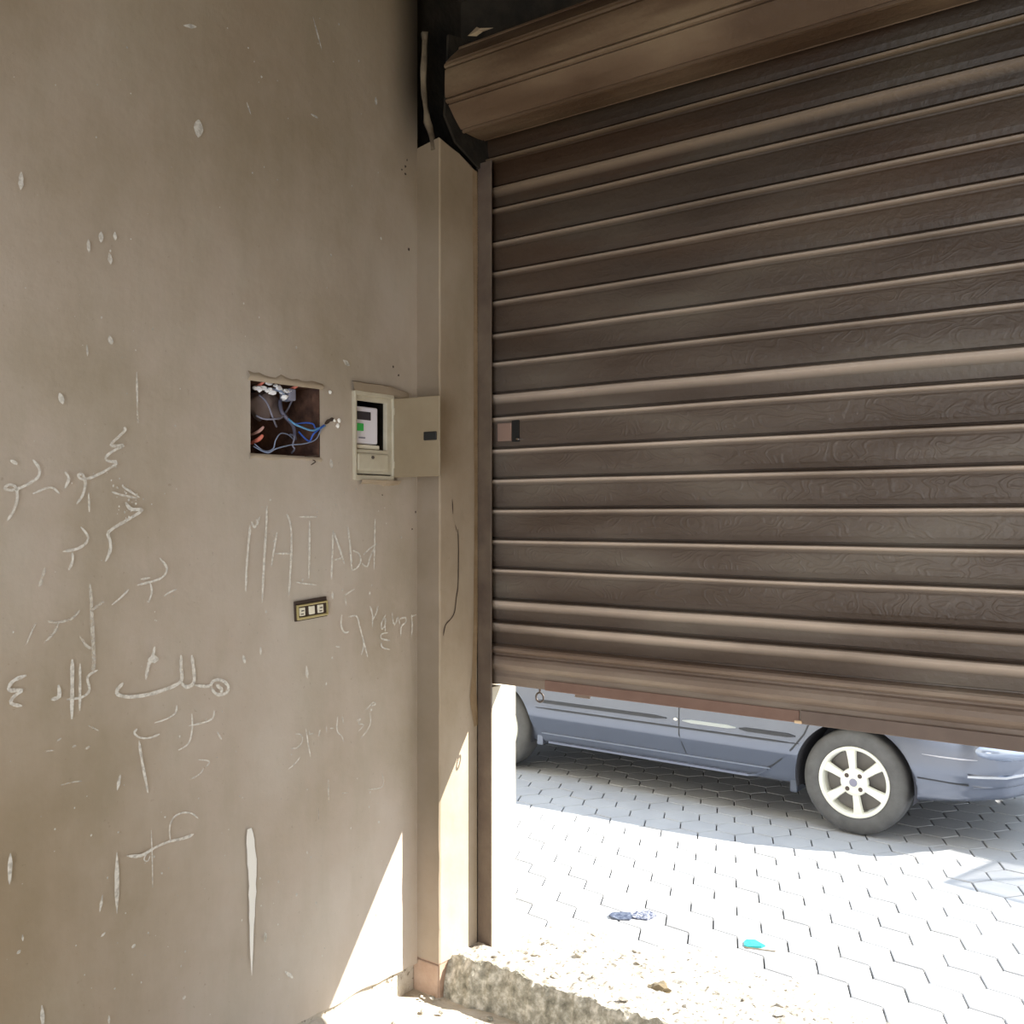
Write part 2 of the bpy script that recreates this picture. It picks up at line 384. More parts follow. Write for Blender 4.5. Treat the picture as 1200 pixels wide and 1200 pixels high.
# chipped plaster rim round the rough niche
bm = bmesh.new()
def chip(pa, pb, w, out=.006, n=14, seed=0):
    for i in range(n):
        t0 = i / n; t1 = (i + 1) / n
        def P(t):
            y = pa[0] + (pb[0] - pa[0]) * t; z = pa[1] + (pb[1] - pa[1]) * t; return y, z
        (ya, za), (yb, zb) = P(t0), P(t1)
        dy, dz = pb[0] - pa[0], pb[1] - pa[1]; L = math.hypot(dy, dz); ny, nz_ = -dz / L, dy / L
        wa = w * (.6 + .9 * abs(noise.noise(Vector((ya * 23, za * 23, seed))))); wb = w * (.6 + .9 * abs(noise.noise(Vector((yb * 23, zb * 23, seed)))))
        v = [bm.verts.new((SW - .002, ya, za)), bm.verts.new((SW - .002, yb, zb)),
             bm.verts.new((SW + out, yb + ny * wb * .5, zb + nz_ * wb * .5)), bm.verts.new((SW + out, ya + ny * wa * .5, za + nz_ * wa * .5)),
             bm.verts.new((SW - .002, yb + ny * wb, zb + nz_ * wb)), bm.verts.new((SW - .002, ya + ny * wa, za + nz_ * wa))]
        bm.faces.new((v[0], v[1], v[2], v[3])); bm.faces.new((v[3], v[2], v[4], v[5]))
chip((N['y0'] - .01, N['z1'] - .004), (N['y1'] + .012, N['z1'] - .004), .03, .009)
chip((N['y1'] + .006, N['z0'] + .003), (N['y0'] - .004, N['z0'] + .003), .02, .006, seed=3)
bmesh.ops.remove_doubles(bm, verts=bm.verts, dist=1e-5)
link('niche_rim', bm, M['reveal'], wl, smooth=True)

# pier between the left wall and the opening, its reveal and the facade outside
TOPJ = 3.10
bm = bmesh.new()
nz_ = 70
front_l = []; front_r = []; rev = []
for j in range(nz_ + 1):
    z = .125 + (TOPJ - .125) * j / nz_
    jx = .0035 * noise.noise(Vector((1, 2, z * 9))) + .002 * noise.noise(Vector((5, 2, z * 34)))
    front_l.append(bm.verts.new((SW - .02, PY + .001, z))); front_r.append(bm.verts.new((RV + jx - .004, PY, z)))
    rev.append([bm.verts.new((RV + (0 if k else jx * .6), PY + .006 + (3.0 - PY - .006) * k / 4, z)) for k in range(5)])
for j in range(nz_):
    f = bm.faces.new((front_l[j], front_r[j], front_r[j + 1], front_l[j + 1])); f.material_index = 0
    f = bm.faces.new((front_r[j], rev[j][0], rev[j + 1][0], front_r[j + 1])); f.material_index = 1
    for k in range(4):
        f = bm.faces.new((rev[j][k], rev[j][k + 1], rev[j + 1][k + 1], rev[j + 1][k])); f.material_index = 1
# slanting broken top
top = [front_l[-1], front_r[-1], *rev[-1]]
for v, dz in zip([front_r[-1], *rev[-1]], (.02, .015, .0, -.01, -.035, -.05)): v.co.z += dz
bk = [bm.verts.new((SW - .02, 3.0, TOPJ - .02))]
bm.faces.new([front_l[-1], front_r[-1], *rev[-1], bk[0]])
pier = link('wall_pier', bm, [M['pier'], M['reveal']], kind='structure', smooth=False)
bm = bmesh.new(); box(bm, -2.85, 3.0, -.05, RV + .004, 3.235, TOPJ - .05, 0); link('outer_reveal', bm, M['facade'], pier)
bm = bmesh.new(); box(bm, SW - .21, PY + .01, -.05, RV - .008, 3.0, .13); 
for v in bm.verts:
    if v.co.z > .1: v.co.z = .13
link('exposed_brick', bm, M['brick'], pier)
bm = bmesh.new(); box(bm, SW - .10, PY + .004, -.02, RV - .012, PY + .03, .115); bevel(bm, .006); link('exposed_brick', bm, M['brick'], pier)
# facade beyond the opening on both sides and above
bm = bmesh.new(); box(bm, -9, 3.02, -.05, -2.80, 3.235, 6.0); box(bm, -2.80, 3.12, TOPJ - .0, .95, 3.235, 6.0); box(bm, .95, 2.79, -.05, 5, 3.235, 6.0)
link('wall_front', bm, M['facade'], kind='structure')
# dark lintel pocket over the shutter
bm = bmesh.new()
box(bm, SW - .2, 3.115, TOPJ - .04, .95, 3.122, CEIL); box(bm, SW - .2, PY + .01, 3.0, SW - .07, 3.12, CEIL)
box(bm, SW - .1, 2.55, CEIL - .16, .95, 3.12, CEIL)
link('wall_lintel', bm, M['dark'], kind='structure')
# curled strip of plaster left hanging on the arris above the pier
bm = bmesh.new(); rows = []
for j in range(25):
    t = j / 24; z = 3.08 + .44 * t
    x = -2.535 + .018 * math.sin(t * 7) * (1 - t) + (.045 * (1 - t * 4) if t < .25 else 0)
    w = .011 + .012 * noise.noise(Vector((z * 14, 0, 3)))
    rows.append([bm.verts.new((x - w, PY - .002, z)), bm.verts.new((x, PY - .012, z)), bm.verts.new((x + w, PY + .004, z)), bm.verts.new((x, PY + .02, z))])
for j in range(24):
    for k in range(4): bm.faces.new((rows[j][k], rows[j][(k + 1) % 4], rows[j + 1][(k + 1) % 4], rows[j + 1][k]))
bm.faces.new(rows[0][::-1]); bm.faces.new(rows[-1])
link('plaster_strip', bm, mat('dirty_plaster', (.14, .11, .07), .95, ramp=[(.35, (.07, .05, .03)), (.65, (.20, .155, .10))], scale=9), pier, smooth=True)
# crack and chips on the reveal
def ribbon(bm, pts, w, plane, off):
    """pts in photo pixels, w in pixels, laid on plane x = plane; tapered ribbon"""
    P = [Vector(onx(plane, *p)) for p in pts]
    sm = [P[0]]
    for i in range(len(P) - 1):
        for k in range(1, 4): sm.append(P[i].lerp(P[i + 1], k / 3))
    # relax corners slightly
    for _ in range(2):
        sm = [sm[0]] + [(sm[i - 1] + 2 * sm[i] + sm[i + 1]) / 4 for i in range(1, len(sm) - 1)] + [sm[-1]]
    L = []
    sd = random.random() * 50
    for i, p in enumerate(sm):
        d = sm[min(i + 1, len(sm) - 1)] - sm[max(i - 1, 0)]; nrm = Vector((0, -d.z, d.y)).normalized()
        ww = (w(i / (len(sm) - 1)) if callable(w) else w * .85) * p.length / 1200 * .5 * (1 + .4 * noise.noise(Vector((i * .8, sd, 0))))
        if not callable(w) and i in (0, len(sm) - 1): ww *= .4
        q = Vector((plane + off, p.y, p.z))
        L.append((bm.verts.new(q - nrm * ww), bm.verts.new(q + nrm * ww)))
    for i in range(len(L) - 1): bm.faces.new((L[i][0], L[i][1], L[i + 1][1], L[i + 1][0]))
q4 = lambda l: [(260 + x / 4, 570 + y / 4) for x, y in l]
bm = bmesh.new()
ribbon(bm, q4([(1105, 200), (1108, 290), (1107, 380), (1106, 480), (1096, 520), (1092, 590), (1070, 625), (1045, 645), (1036, 700)]), 1.6, RV, .002)
ribbon(bm, q4([(1078, 60), (1082, 130)]), 1.4, RV, .002)
ribbon(bm, q4([(1092, 180), (1100, 215)]), 1.2, RV, .002)
link('plaster_crack', bm, M['crack'], pier)
# darker bare patch along the guide side of the reveal
bm = bmesh.new()
ribbon(bm, [(556, 200), (557, 420), (558, 640), (556, 780), (553, 815), (558, 850)], lambda t: 7 + 5 * math.exp(-((t - .85) / .1) ** 2), RV, .0025)
link('bare_mortar', bm, mat('bare_mortar', (.3, .2, .1), .95, ramp=[(.3, (.24, .16, .085)), (.7, (.36, .26, .16))], scale=12), pier)

# floor, ceiling, right and added rear shell
bm = bmesh.new()
gx, gy = 60, 60
V = [[None] * (gy + 1) for _ in range(gx + 1)]
for i in range(gx + 1):
    for j in range(gy + 1):
        x = SW - .1 + (3.6) * i / gx; y = -1.6 + 4.45 * (j / gy)
        z = FLOOR + .012 * noise.noise(Vector((x * 3, y * 3, 0))) + .006 * noise.noise(Vector((x * 11, y * 11, 4)))
        d = x - SW
        z += .10 * max(0, 1 - max(0, d) / .13) ** 1.6 * (.8 + .35 * noise.noise(Vector((y * 6, 1, 0)))) if y < PY - .1 else 0   # mortar droppings banked on the wall foot
        V[i][j] = bm.verts.new((x, y, z))
for i in range(gx):
    for j in range(gy): bm.faces.new((V[i][j], V[i + 1][j], V[i + 1][j + 1], V[i][j + 1]))
link('floor', bm, M['floor'], smooth=True, kind='structure')
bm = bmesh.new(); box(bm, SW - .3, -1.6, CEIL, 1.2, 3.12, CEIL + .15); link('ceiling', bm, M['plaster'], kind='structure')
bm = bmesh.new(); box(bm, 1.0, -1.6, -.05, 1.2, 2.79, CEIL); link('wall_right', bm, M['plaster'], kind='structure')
bm = bmesh.new(); box(bm, SW - .35, -1.8, -.05, -1.5, -1.6, CEIL); box(bm, -1.5, -1.8, 2.9, 1.2, -1.6, CEIL); link('added_wall_back', bm, M['plaster'], kind='structure')  # unseen rear wall, added with its opening to dim the left wall

# threshold: broken ledge, then sand and mortar rubble sloping out to the pavers
def zprof(x, y):
    n1 = noise.noise(Vector((x * 4, y * 4, 0))); n2 = noise.noise(Vector((x * 17, y * 17, 3))); n3 = noise.noise(Vector((x * 45, y * 45, 6)))
    edge = 2.815 + .018 * noise.noise(Vector((x * 7, 0, 0)))
    if y < edge: z = -.02 + (y - 2.79) * .2
    elif y < edge + .04: z = .15 * min(1, ((y - edge) / .04)) ** .6
    elif y < 3.02: z = .15 - .02 * (y - edge) / .2
    else:
        z = .13 - .155 * min(1, (y - 3.02) / (.84 + .14 * n1 - .05 * (x + 2.4))) ** .8
    k = min(1, max(0, (y - edge) / .03)) * (1 if y < 3.55 else max(0, 1 - (y - 3.55) / .3))
    return z + k * (.016 * n1 + .012 * n2 + .007 * n3)
bm = bmesh.new()
xs = [RV - .02 + 3.5 * (i / 420) for i in range(421)]
ys = [2.79 + .07 * j / 14 for j in range(15)] + [2.86 + .95 * j / 110 for j in range(1, 111)]
V = []
for x in xs:
    V.append([bm.verts.new((x, y + (.012 * noise.noise(Vector((x * 22, y * 30, 2))) if 2.80 < y < 2.87 else 0), zprof(x, y))) for y in ys])
for i in range(len(xs) - 1):
    for j in range(len(ys) - 1):
        f = bm.faces.new((V[i][j], V[i + 1][j], V[i + 1][j + 1], V[i][j + 1]))
        f.material_index = 1 if ys[j] < 2.866 else 0
link('threshold', bm, [M['rubble'], M['ledge']], kind='structure', smooth=False)

# street: dark joints with hexagonal pavers laid in them
street = empty('street', (0, 0, 0), kind='structure')
bm = bmesh.new(); box(bm, -30, 3.235, -.08, 25, 14, -.012)
link('paving_bed', bm, M['joint'], street)
bm = bmesh.new()
R = .1155; rot = math.radians(-4.5); c0 = Vector((-1.366, 4.115))
for i in range(-34, 34):
    for j in range(-6, 24):
        lx = i * 1.5 * R; ly = (j + (.5 if i % 2 else 0)) * math.sqrt(3) * R
        cx = c0.x + lx * math.cos(rot) - ly * math.sin(rot); cy = c0.y + lx * math.sin(rot) + ly * math.cos(rot)
        if cy < 3.36 or cy > 8.6: continue
        dz = random.uniform(-.0015, .0015); a0 = rot + random.uniform(-.012, .012); rr = R - .0038
        lo = []; hi = []; tp = []
        for k in range(6):
            a = a0 + k * PI / 3
            lo.append(bm.verts.new((cx + rr * math.cos(a), cy + rr * math.sin(a), -.02)))
            hi.append(bm.verts.new((cx + rr * math.cos(a), cy + rr * math.sin(a), -.003 + dz)))
            tp.append(bm.verts.new((cx + (rr - .003) * math.cos(a), cy + (rr - .003) * math.sin(a), dz)))
        for k in range(6):
            m_ = (k + 1) % 6
            bm.faces.new((lo[k], lo[m_], hi[m_], hi[k])); bm.faces.new((hi[k], hi[m_], tp[m_], tp[k]))
        bm.faces.new(tp)
link('pavers', bm, M['paver'], street)
bm = bmesh.new(); box(bm, -30, 8.55, -.03, 25, 14, .001); box(bm, -30, 3.235, -.03, -7.2, 8.55, .001); box(bm, 4.4, 3.235, -.03, 25, 8.55, .001)
link('far_paving', bm, M['paver'], street)
# building across the street
bm = bmesh.new(); box(bm, -30, 14, -.05, 25, 14.4, 6)
link('wall_opposite', bm, M['wall_far'], kind='structure')

# ------------------------------------------------------------------ ROLLER SHUTTER
sh = empty('roller_shutter', (-.75, SY, 0), label='brown steel roller shutter pulled most of the way down over the doorway', category='roller shutter')
seams_px = [149, 185, 220, 245, 284, 319, 353, 391, 424, 461, 488, 525, 560, 595, 630, 664, 700, 726, 753]
zs = [CAM_Z - (p - 604) * .00325 for p in seams_px]
X0, X1 = -2.447, .93
prof = []; emb = []
def add(y, z, e=0):
    prof.append((y, z)); emb.append(e)
add(SY + .01, 3.26)
for i in range(len(zs) - 1):
    zt, zb = zs[i], zs[i + 1]; P = zt - zb
    if P > .1:   # broad embossed slat: bead at top, flat field, dark groove at the foot
        add(SY + .014, zt - .001); add(SY + .004, zt - .007); add(SY - .012, zt - .008); add(SY - .0155, zt - .0105, -1); add(SY - .014, zt - .015, -1); add(SY - .003, zt - .022, -.1)
        add(SY - .001, zt - .028); add(SY - .0025, zt - .034, 1); add(SY - .003, zt - P * .6, 1); add(SY - .001, zb + .022, 1); add(SY + .001, zb + .016); add(SY + .004, zb + .005); add(SY + .012, zb + .003)
    else:        # narrow plain slat with a deep rounded top
        add(SY + .014, zt - .001); add(SY + .004, zt - .006); add(SY - .014, zt - .008); add(SY - .019, zt - .012, -.8); add(SY - .016, zt - .022, -1); add(SY - .007, zt - .036, -.4); add(SY - .002, zt - .045)
        add(SY + .0, zt - .06); add(SY + .004, zb + .006); add(SY + .012, zb + .003)
add(SY + .010, zs[-1] - .03)
bm = bmesh.new()
lay = bm.verts.layers.float.new('emboss'); lay2 = bm.verts.layers.float.new('bead_highlight')
NX = 60
rows = sweep_x(bm, prof, X0, X1, NX)
for i, r in enumerate(rows):
    x = X0 + (X1 - X0) * i / NX
    for k, v in enumerate(r):
        v[lay] = max(0, emb[k]); v[lay2] = max(0, -emb[k])
        v.co.y += .004 * noise.noise(Vector((x * 1.2, 0, v.co.z * 1.5))); v.co.z += .0016 * noise.noise(Vector((x * 2.5, 0, round(v.co.z * 9) * 3.1)))
cur = link('curtain', bm, M['slat'], sh)
md = cur.modifiers.new('thick', 'SOLIDIFY'); md.thickness = .0015; md.offset = 1
# bottom rail
zb0 = zs[-1]; ZB = 1.113
bm = bmesh.new()
rp = [(SY + .014, zb0 - .001), (SY - .002, zb0 - .004), (SY - .018, zb0 - .009), (SY - .022, zb0 - .016), (SY - .019, zb0 - .026), (SY - .004, zb0 - .036), (SY - .003, zb0 - .042), (SY - .013, zb0 - .047),
      (SY - .018, zb0 - .058), (SY - .018, zb0 - .075), (SY - .012, zb0 - .086), (SY + .001, zb0 - .100), (SY + .001, zb0 - .112), (SY - .004, ZB + .030), (SY - .004, ZB + .012), (SY - .004, ZB), (SY + .018, ZB), (SY + .018, zb0)]
sweep_x(bm, rp, X0, X1, 40, closed=True)
link('bottom_rail', bm, M['rail'], sh)
a = ony(SY, 640, 800)[0]; b = ony(SY, 938, 830)[0]
bm = bbox(a, SY - .010, ZB - .002, b, SY - .004, ZB + .036, bev=.002); link('rust_strip', bm, M['seal'], sh)
bm = bbox(b + .004, SY - .012, ZB - .004, X1, SY - .004, ZB + .038, bev=.002); link('rust_strip', bm, mat('brown_strip', (.16, .12, .1), .7, ramp=[(.3, (.13, .095, .08)), (.7, (.2, .15, .125))], scale=4), sh)
bm = bbox(b - .014, SY - .016, ZB - .003, b + .010, SY - .005, ZB + .006, bev=.002); link('clip', bm, M['clip'], sh)
bm = bbox(-2.05, SY - .0, ZB - .014, -1.985, SY + .006, ZB + .02, bev=.002); link('lock_tab', bm, M['rail'], sh)
# pull ring hanging below the rail
bm = bmesh.new()
rc = Vector((-2.212, SY + .012, ZB - .034))
tube(bm, [rc + Vector((.017 * math.cos(k * PI / 6), 0, .017 * math.sin(k * PI / 6))) for k in range(13)], .0035, 8)
tube(bm, [rc + Vector((0, 0, .017)), rc + Vector((0, 0, .04))], .004, 8)
link('pull_ring', bm, M['iron'], sh, smooth=True)
# latch plate near the left end
l0 = ony(SY, 585, 505); l1 = ony(SY, 601, 505); l2 = ony(SY, 613, 505)
zl0 = zs[11] + .022; zl1 = zs[10] - .026
bm = bmesh.new(); box(bm, l0[0], SY - .011, zl0, l1[0], SY + .0, zl1 - .004); bevel(bm, .002)
link('latch_plate', bm, mat('latch_brown', (.3, .2, .16), .5), sh)
bm = bmesh.new(); box(bm, l1[0] + .002, SY - .009, zl0 - .004, l2[0] - .012, SY, zl1 + .004); link('latch_slot', bm, M['black'], sh)
bm = bbox(l2[0] - .018, SY - .022, zl0, l2[0] - .004, SY - .003, zl0 + .008, bev=.002); link('latch_pin', bm, M['chrome'], sh)
# coil on its axle
cy, cz, RC = 2.93, 3.312, .166
na = 8
pf = []
for k in range(na):
    a0 = math.radians(203) + k * 2 * PI / na   # vertex angles; 180 deg faces the room
    a1 = a0 + 2 * PI / na
    p0 = Vector((math.cos(a0), math.sin(a0))) * RC; p1 = Vector((math.cos(a1), math.sin(a1))) * RC
    nrm = (p0 + p1).normalized(); tg = (p1 - p0).normalized(); L = (p1 - p0).length
    for s, h in ((.0, -.012), (.003, -.012), (.004, .004), (.012, .006), (.019, .003), (.020, -.006), (.024, -.006), (.025, .001), (L * .6, .003), (L - .006, .001), (L - .003, -.004)):
        q = p0 + tg * s + nrm * h; pf.append((cy + q.x, cz + q.y))
bm = bmesh.new(); sweep_x(bm, pf, -2.425, X1, 12, closed=True)
link('rolled_coil', bm, M['coil'], sh)
bm = bmesh.new()
rings = []
for x in (-2.52, X1 + .02): rings.append([bm.verts.new((x, cy + .03 * math.cos(k * PI / 8), cz + .03 * math.sin(k * PI / 8))) for k in range(16)])
for k in range(16): bm.faces.new((rings[0][k], rings[0][(k + 1) % 16], rings[1][(k + 1) % 16], rings[1][k]))
bm.faces.new(rings[0]); bm.faces.new(rings[1][::-1])
link('axle', bm, M['iron'], sh)
bm = bmesh.new()
pl = [(2.80, 3.20), (2.86, 3.12), (3.0, 3.06), (3.09, 3.04), (3.09, 3.55), (2.82, 3.5)]
a = [bm.verts.new((-2.455, y, z)) for y, z in pl]; b = [bm.verts.new((-2.445, y, z)) for y, z in pl]
bm.faces.new(a); bm.faces.new(b[::-1])
for k in range(6): bm.faces.new((a[k], a[(k + 1) % 6], b[(k + 1) % 6], b[k]))
link('end_bracket', bm, M['dark'], sh)
# torn scrap of paper stuck on the coil
settle(sh, (-.75, SY, ZB))
bm = bmesh.new()
s = [ony(2.74, *p) for p in ((548, 42), (556, 30), (562, 33), (576, 31), (566, 37), (556, 41))]
vs = [bm.verts.new(Vector(p) + Vector((0, .012 * (i % 2), 0))) for i, p in enumerate(s)]; cc = bm.verts.new(sum((v.co for v in vs), Vector()) / 6 + Vector((0, -.006, 0)))
for i in range(6): bm.faces.new((vs[i], vs[(i + 1) % 6], cc))
scr = link('torn_scrap', bm, M['reveal'], label='torn pale scrap caught on top of the rolled shutter coil', category='scrap')

# guide rail
g = empty('guide_rail', (RV + .02, SY, .08), label='bronze steel guide channel holding the left edge of the shutter', category='guide rail')
bm = bmesh.new(); zt = 3.08; z0 = .085
box(bm, RV - .002, 3.000, z0, RV + .068, 3.006, zt); box(bm, RV, 3.0, z0, RV + .004, 3.086, zt); box(bm, RV - .002, 3.080, z0, RV + .038, 3.086, zt); 
o = link('channel', bm, M['guide'], g); o.matrix_parent_inverse = Matrix.Translation(-Vector(g.location))
bm = bmesh.new(); box(bm, RV + .064, 2.996, z0 + .004, RV + .071, 3.003, zt); bevel(bm, .002)
o = link('channel_lip', bm, M['guide'], g); o.matrix_parent_inverse = Matrix.Translation(-Vector(g.location))

bm = bmesh.new(); box(bm, RV + .003, 3.006, z0, RV + .067, 3.084, 1.105)
o = link('channel_filler', bm, M['facade'], g); o.matrix_parent_inverse = Matrix.Translation(-Vector(g.location))
# ------------------------------------------------------------------ METER BOX
mb = empty('meter_box', (SW, 2.56, 1.87), label='cream electricity meter box set in the wall with its flap hanging open', category='meter box')
def wbox(y0, z0, y1, z1, x0, x1, bev=.003): return bbox(SW + x0, y0, z0, SW + x1, y1, z1, bev=bev)
PI_ = mb
oy0, oy1, oz0, oz1 = 2.458, 2.652, 1.872, 2.195
def ring_frame(y0, y1, z0, z1, iy0, iy1, iz0, iz1, x0, x1, bev=.002):
    bm = bmesh.new()
    O = [(y0, z0), (y1, z0), (y1, z1), (y0, z1)]; I = [(iy0, iz0), (iy1, iz0), (iy1, iz1), (iy0, iz1)]
    of = [bm.verts.new((SW + x1, *p)) for p in O]; inf = [bm.verts.new((SW + x1, *p)) for p in I]
    ob = [bm.verts.new((SW + x0, *p)) for p in O]; ib = [bm.verts.new((SW + x0, *p)) for p in I]
    for k in range(4):
        m_ = (k + 1) % 4
        bm.faces.new((of[k], of[m_], inf[m_], inf[k])); bm.faces.new((ob[k], ib[k], ib[m_], ob[m_]))
        bm.faces.new((of[k], ob[k], ob[m_], of[m_])); bm.faces.new((inf[k], inf[m_], ib[m_], ib[k]))
    bmesh.ops.recalc_face_normals(bm, faces=bm.faces); bevel(bm, bev, 2)
    return bm
link('frame', ring_frame(oy0, oy1, oz0, 2.180, oy0 + .011, oy1 - .006, oz0 + .018, 2.165, -.01, .011, .003), M['cream'], mb)
link('cover', ring_frame(oy0 + .010, oy1 - .005, oz0 + .022, 2.167, 2.470, 2.622, 1.980, 2.148, -.018, .002, .003), M['cream'], mb)
bm = bmesh.new(); box(bm, SW - .015, 2.474, 1.905, SW + .008, 2.630, 1.968); bevel(bm, .008, 3); o = link('lower_cover', bm, M['cream'], mb)
bm = bmesh.new(); ico(bm, (SW + .010, 2.545, 1.952), .006, 2, rough=0); link('screw', bm, M['iron'], mb)
# electronic meter behind the window
bm = wbox(2.474, 2.000, 2.594, 2.130, -.09, -.014, .006); mt = link('meter', bm, M['white'], mb)
bm = wbox(2.484, 2.083, 2.556, 2.112, -.016, -.011, .001); link('display', bm, M['screen'], mt)
bm = wbox(2.476, 2.044, 2.520, 2.070, -.016, -.010, .001); link('sticker', bm, M['green'], mt)
bm = wbox(2.500, 2.018, 2.530, 2.023, -.016, -.012, .0005); link('marking', bm, M['greywire'], mt)
bm = wbox(2.472, 1.982, 2.598, 1.997, -.06, -.010, .003); link('terminal_cover', bm, M['ivory'], mb)
bm = wbox(2.598, 2.045, 2.618, 2.115, -.10, -.05, .002); link('backing', bm, M['brass'], mb)
# plaster lip over the top of the box
bm = bmesh.new(); n = 16; rows = []
for i in range(n + 1):
    y = oy0 - .004 + (2.73 - oy0) * i / n
    zt = 2.212 + .006 * noise.noise(Vector((y * 30, 0, 1))) - .05 * max(0, (i / n - .7)); zb = 2.176 - .002 * i / n
    rows.append([bm.verts.new((SW - .002, y, zt)), bm.verts.new((SW + .008, y, zt - .004)), bm.verts.new((SW + .013, y, zb + .004)), bm.verts.new((SW - .002, y, zb))])
for i in range(n):
    for k in range(3): bm.faces.new((rows[i][k], rows[i][k + 1], rows[i + 1][k + 1], rows[i + 1][k]))
link('mortar_lip', bm, M['reveal'], mb)
bm = bmesh.new(); rows = []
for i in range(n + 1):
    y = oy0 + .03 + (oy1 - oy0) * i / n
    dz = .008 * abs(noise.noise(Vector((y * 40, 0, 7))))
    rows.append([bm.verts.new((SW - .002, y, oz0 + .004)), bm.verts.new((SW + .016, y, oz0 + .002)), bm.verts.new((SW + .010, y, oz0 - .008 - dz)), bm.verts.new((SW - .002, y, oz0 - .012 - dz * 1.5))])
for i in range(n):
    for k in range(3): bm.faces.new((rows[i][k], rows[i][k + 1], rows[i + 1][k + 1], rows[i + 1][k]))
link('mortar_lip', bm, M['reveal'], mb)
# open flap standing out from the wall
hx, hy = SW + .012, 2.650
ex, ey = -2.352, 2.668
bm = bmesh.new(); L = math.hypot(ex - hx, ey - hy)
box(bm, 0, -.004, 1.886, L, .004, 2.166); bevel(bm, .003, 2)
Mx = Matrix.Translation((hx, hy, 0)) @ Matrix.Rotation(math.atan2(ey - hy, ex - hx), 4, 'Z')
bmesh.ops.transform(bm, matrix=Mx, verts=bm.verts); fl = link('flap', bm, M['doorp'], mb)
bm = bmesh.new(); box(bm, L - .068, -.009, 2.012, L - .012, -.003, 2.042); bevel(bm, .003, 2); bmesh.ops.transform(bm, matrix=Mx, verts=bm.verts); link('latch', bm, M['black'], fl)
for zz in (1.93, 2.12):
    bm = bmesh.new(); tube(bm, [(hx, hy - .004, zz - .012), (hx, hy - .004, zz + .012)], .005, 8); link('hinge', bm, M['cream'], mb)
settle(mb, (SW, 2.56, 1.87))

# ------------------------------------------------------------------ LOOSE WIRES IN THE NICHE
def npx(x, y, dep=.0): return onx(SW - dep, 280 + x / 10, 430 + y / 10)
def wire(name, pts, r, m, label, deps=None):
    bm = bmesh.new(); tube(bm, [npx(p[0], p[1], p[2]) for p in pts], r, 8)
    return link(name, bm, m, smooth=True, label=label, category='wire', group='wires in the wall niche')
wire('electric_wire', [(180, 900, .02), (300, 985, .01), (400, 960, .0), (430, 860, -.01), (490, 780, -.008), (580, 795, .01), (650, 860, .04)], .0021, M['lightwire'], 'pale wire looping up in the middle of the open niche')
wire('electric_wire', [(170, 930, .02), (330, 1005, .0), (430, 960, -.012), (600, 915, -.012), (760, 900, -.01), (900, 850, -.004), (960, 740, -.008), (1010, 690, -.004)], .0021, M['lightwire'], 'pale wire running along the bottom of the open niche')
wire('electric_wire', [(470, 450, .08), (540, 560, .04), (640, 660, -.004), (760, 715, -.012), (860, 745, -.012), (930, 720, -.01), (1010, 690, -.004)], .0034, mat('sky_wire', (.12, .33, .6), .4), 'thick light blue wire crossing the right half of the niche')
wire('electric_wire', [(640, 670, .02), (780, 655, .0), (870, 670, -.006), (900, 720, -.008), (985, 700, -.008)], .0026, M['bluewire'], 'blue wire arching just above the thick light blue one')
wire('electric_wire', [(700, 760, .04), (820, 870, .01), (870, 790, -.008), (950, 720, -.01), (1000, 680, -.008)], .003, M['bluewire'], 'dark blue wire rising to the small hole beside the niche')
wire('electric_wire', [(200, 570, .03), (300, 610, .01), (420, 610, .0), (500, 590, .01), (570, 500, .04), (620, 400, .06)], .0028, M['greywire'], 'grey wire curving across the upper left of the niche')
wire('electric_wire', [(240, 330, .05), (330, 420, .02), (400, 600, .01), (440, 700, .05)], .003, M['greywire'], 'grey wire hanging straight down from the foil clump')
wire('electric_wire', [(480, 400, .06), (500, 520, .03), (560, 600, .02), (640, 700, .05), (660, 850, .08)], .006, mat('dull_wire', (.16, .16, .24), .5), 'thick slate cable down the centre of the niche')
wire('electric_wire', [(600, 790, .05), (650, 820, .02), (630, 920, .02), (650, 960, .02), (620, 1010, .05)], .003, M['greywire'], 'short grey tail curling at the bottom of the niche')
wire('electric_wire', [(330, 250, .05), (500, 290, .02), (560, 400, .04)], .004, M['lightwire'], 'short pale wire tucked under the foil in the niche')
# dark leather-like lump at the upper left of the niche
bm = bmesh.new(); ico(bm, npx(300, 430, .085), .045, 3, (.5, 1.25, 1.1), .8, 4)
link('cable_bundle', bm, mat('dull_brown', (.2, .15, .14), .8, bump=.5), smooth=True, label='dusty brown bundle of cable at the left of the niche', category='cable')
bm = bmesh.new()
for (x, y, s) in ((240, 255, .016), (190, 250, .011), (330, 275, .009), (350, 190, .011), (400, 300, .013), (370, 260, .008), (480, 250, .013), (505, 295, .010), (290, 245, .012), (560, 280, .011), (600, 290, .008), (540, 350, .011), (525, 385, .007), (430, 220, .008)):
    ico(bm, npx(x, y, .025), s, 1, (.7, 1.2, .75), .7, x)
link('foil_clump', bm, M['foil'], label='crumpled silver foil hanging at the top of the niche', category='foil')
bm = bmesh.new(); box(bm, SW - .07, *npx(640, 385)[1:], SW - .02, npx(720, 385)[1], npx(690, 250)[2]); bevel(bm, .004)
link('junction_block', bm, M['greywire'], label='grey connector block at the upper right of the niche', category='connector')
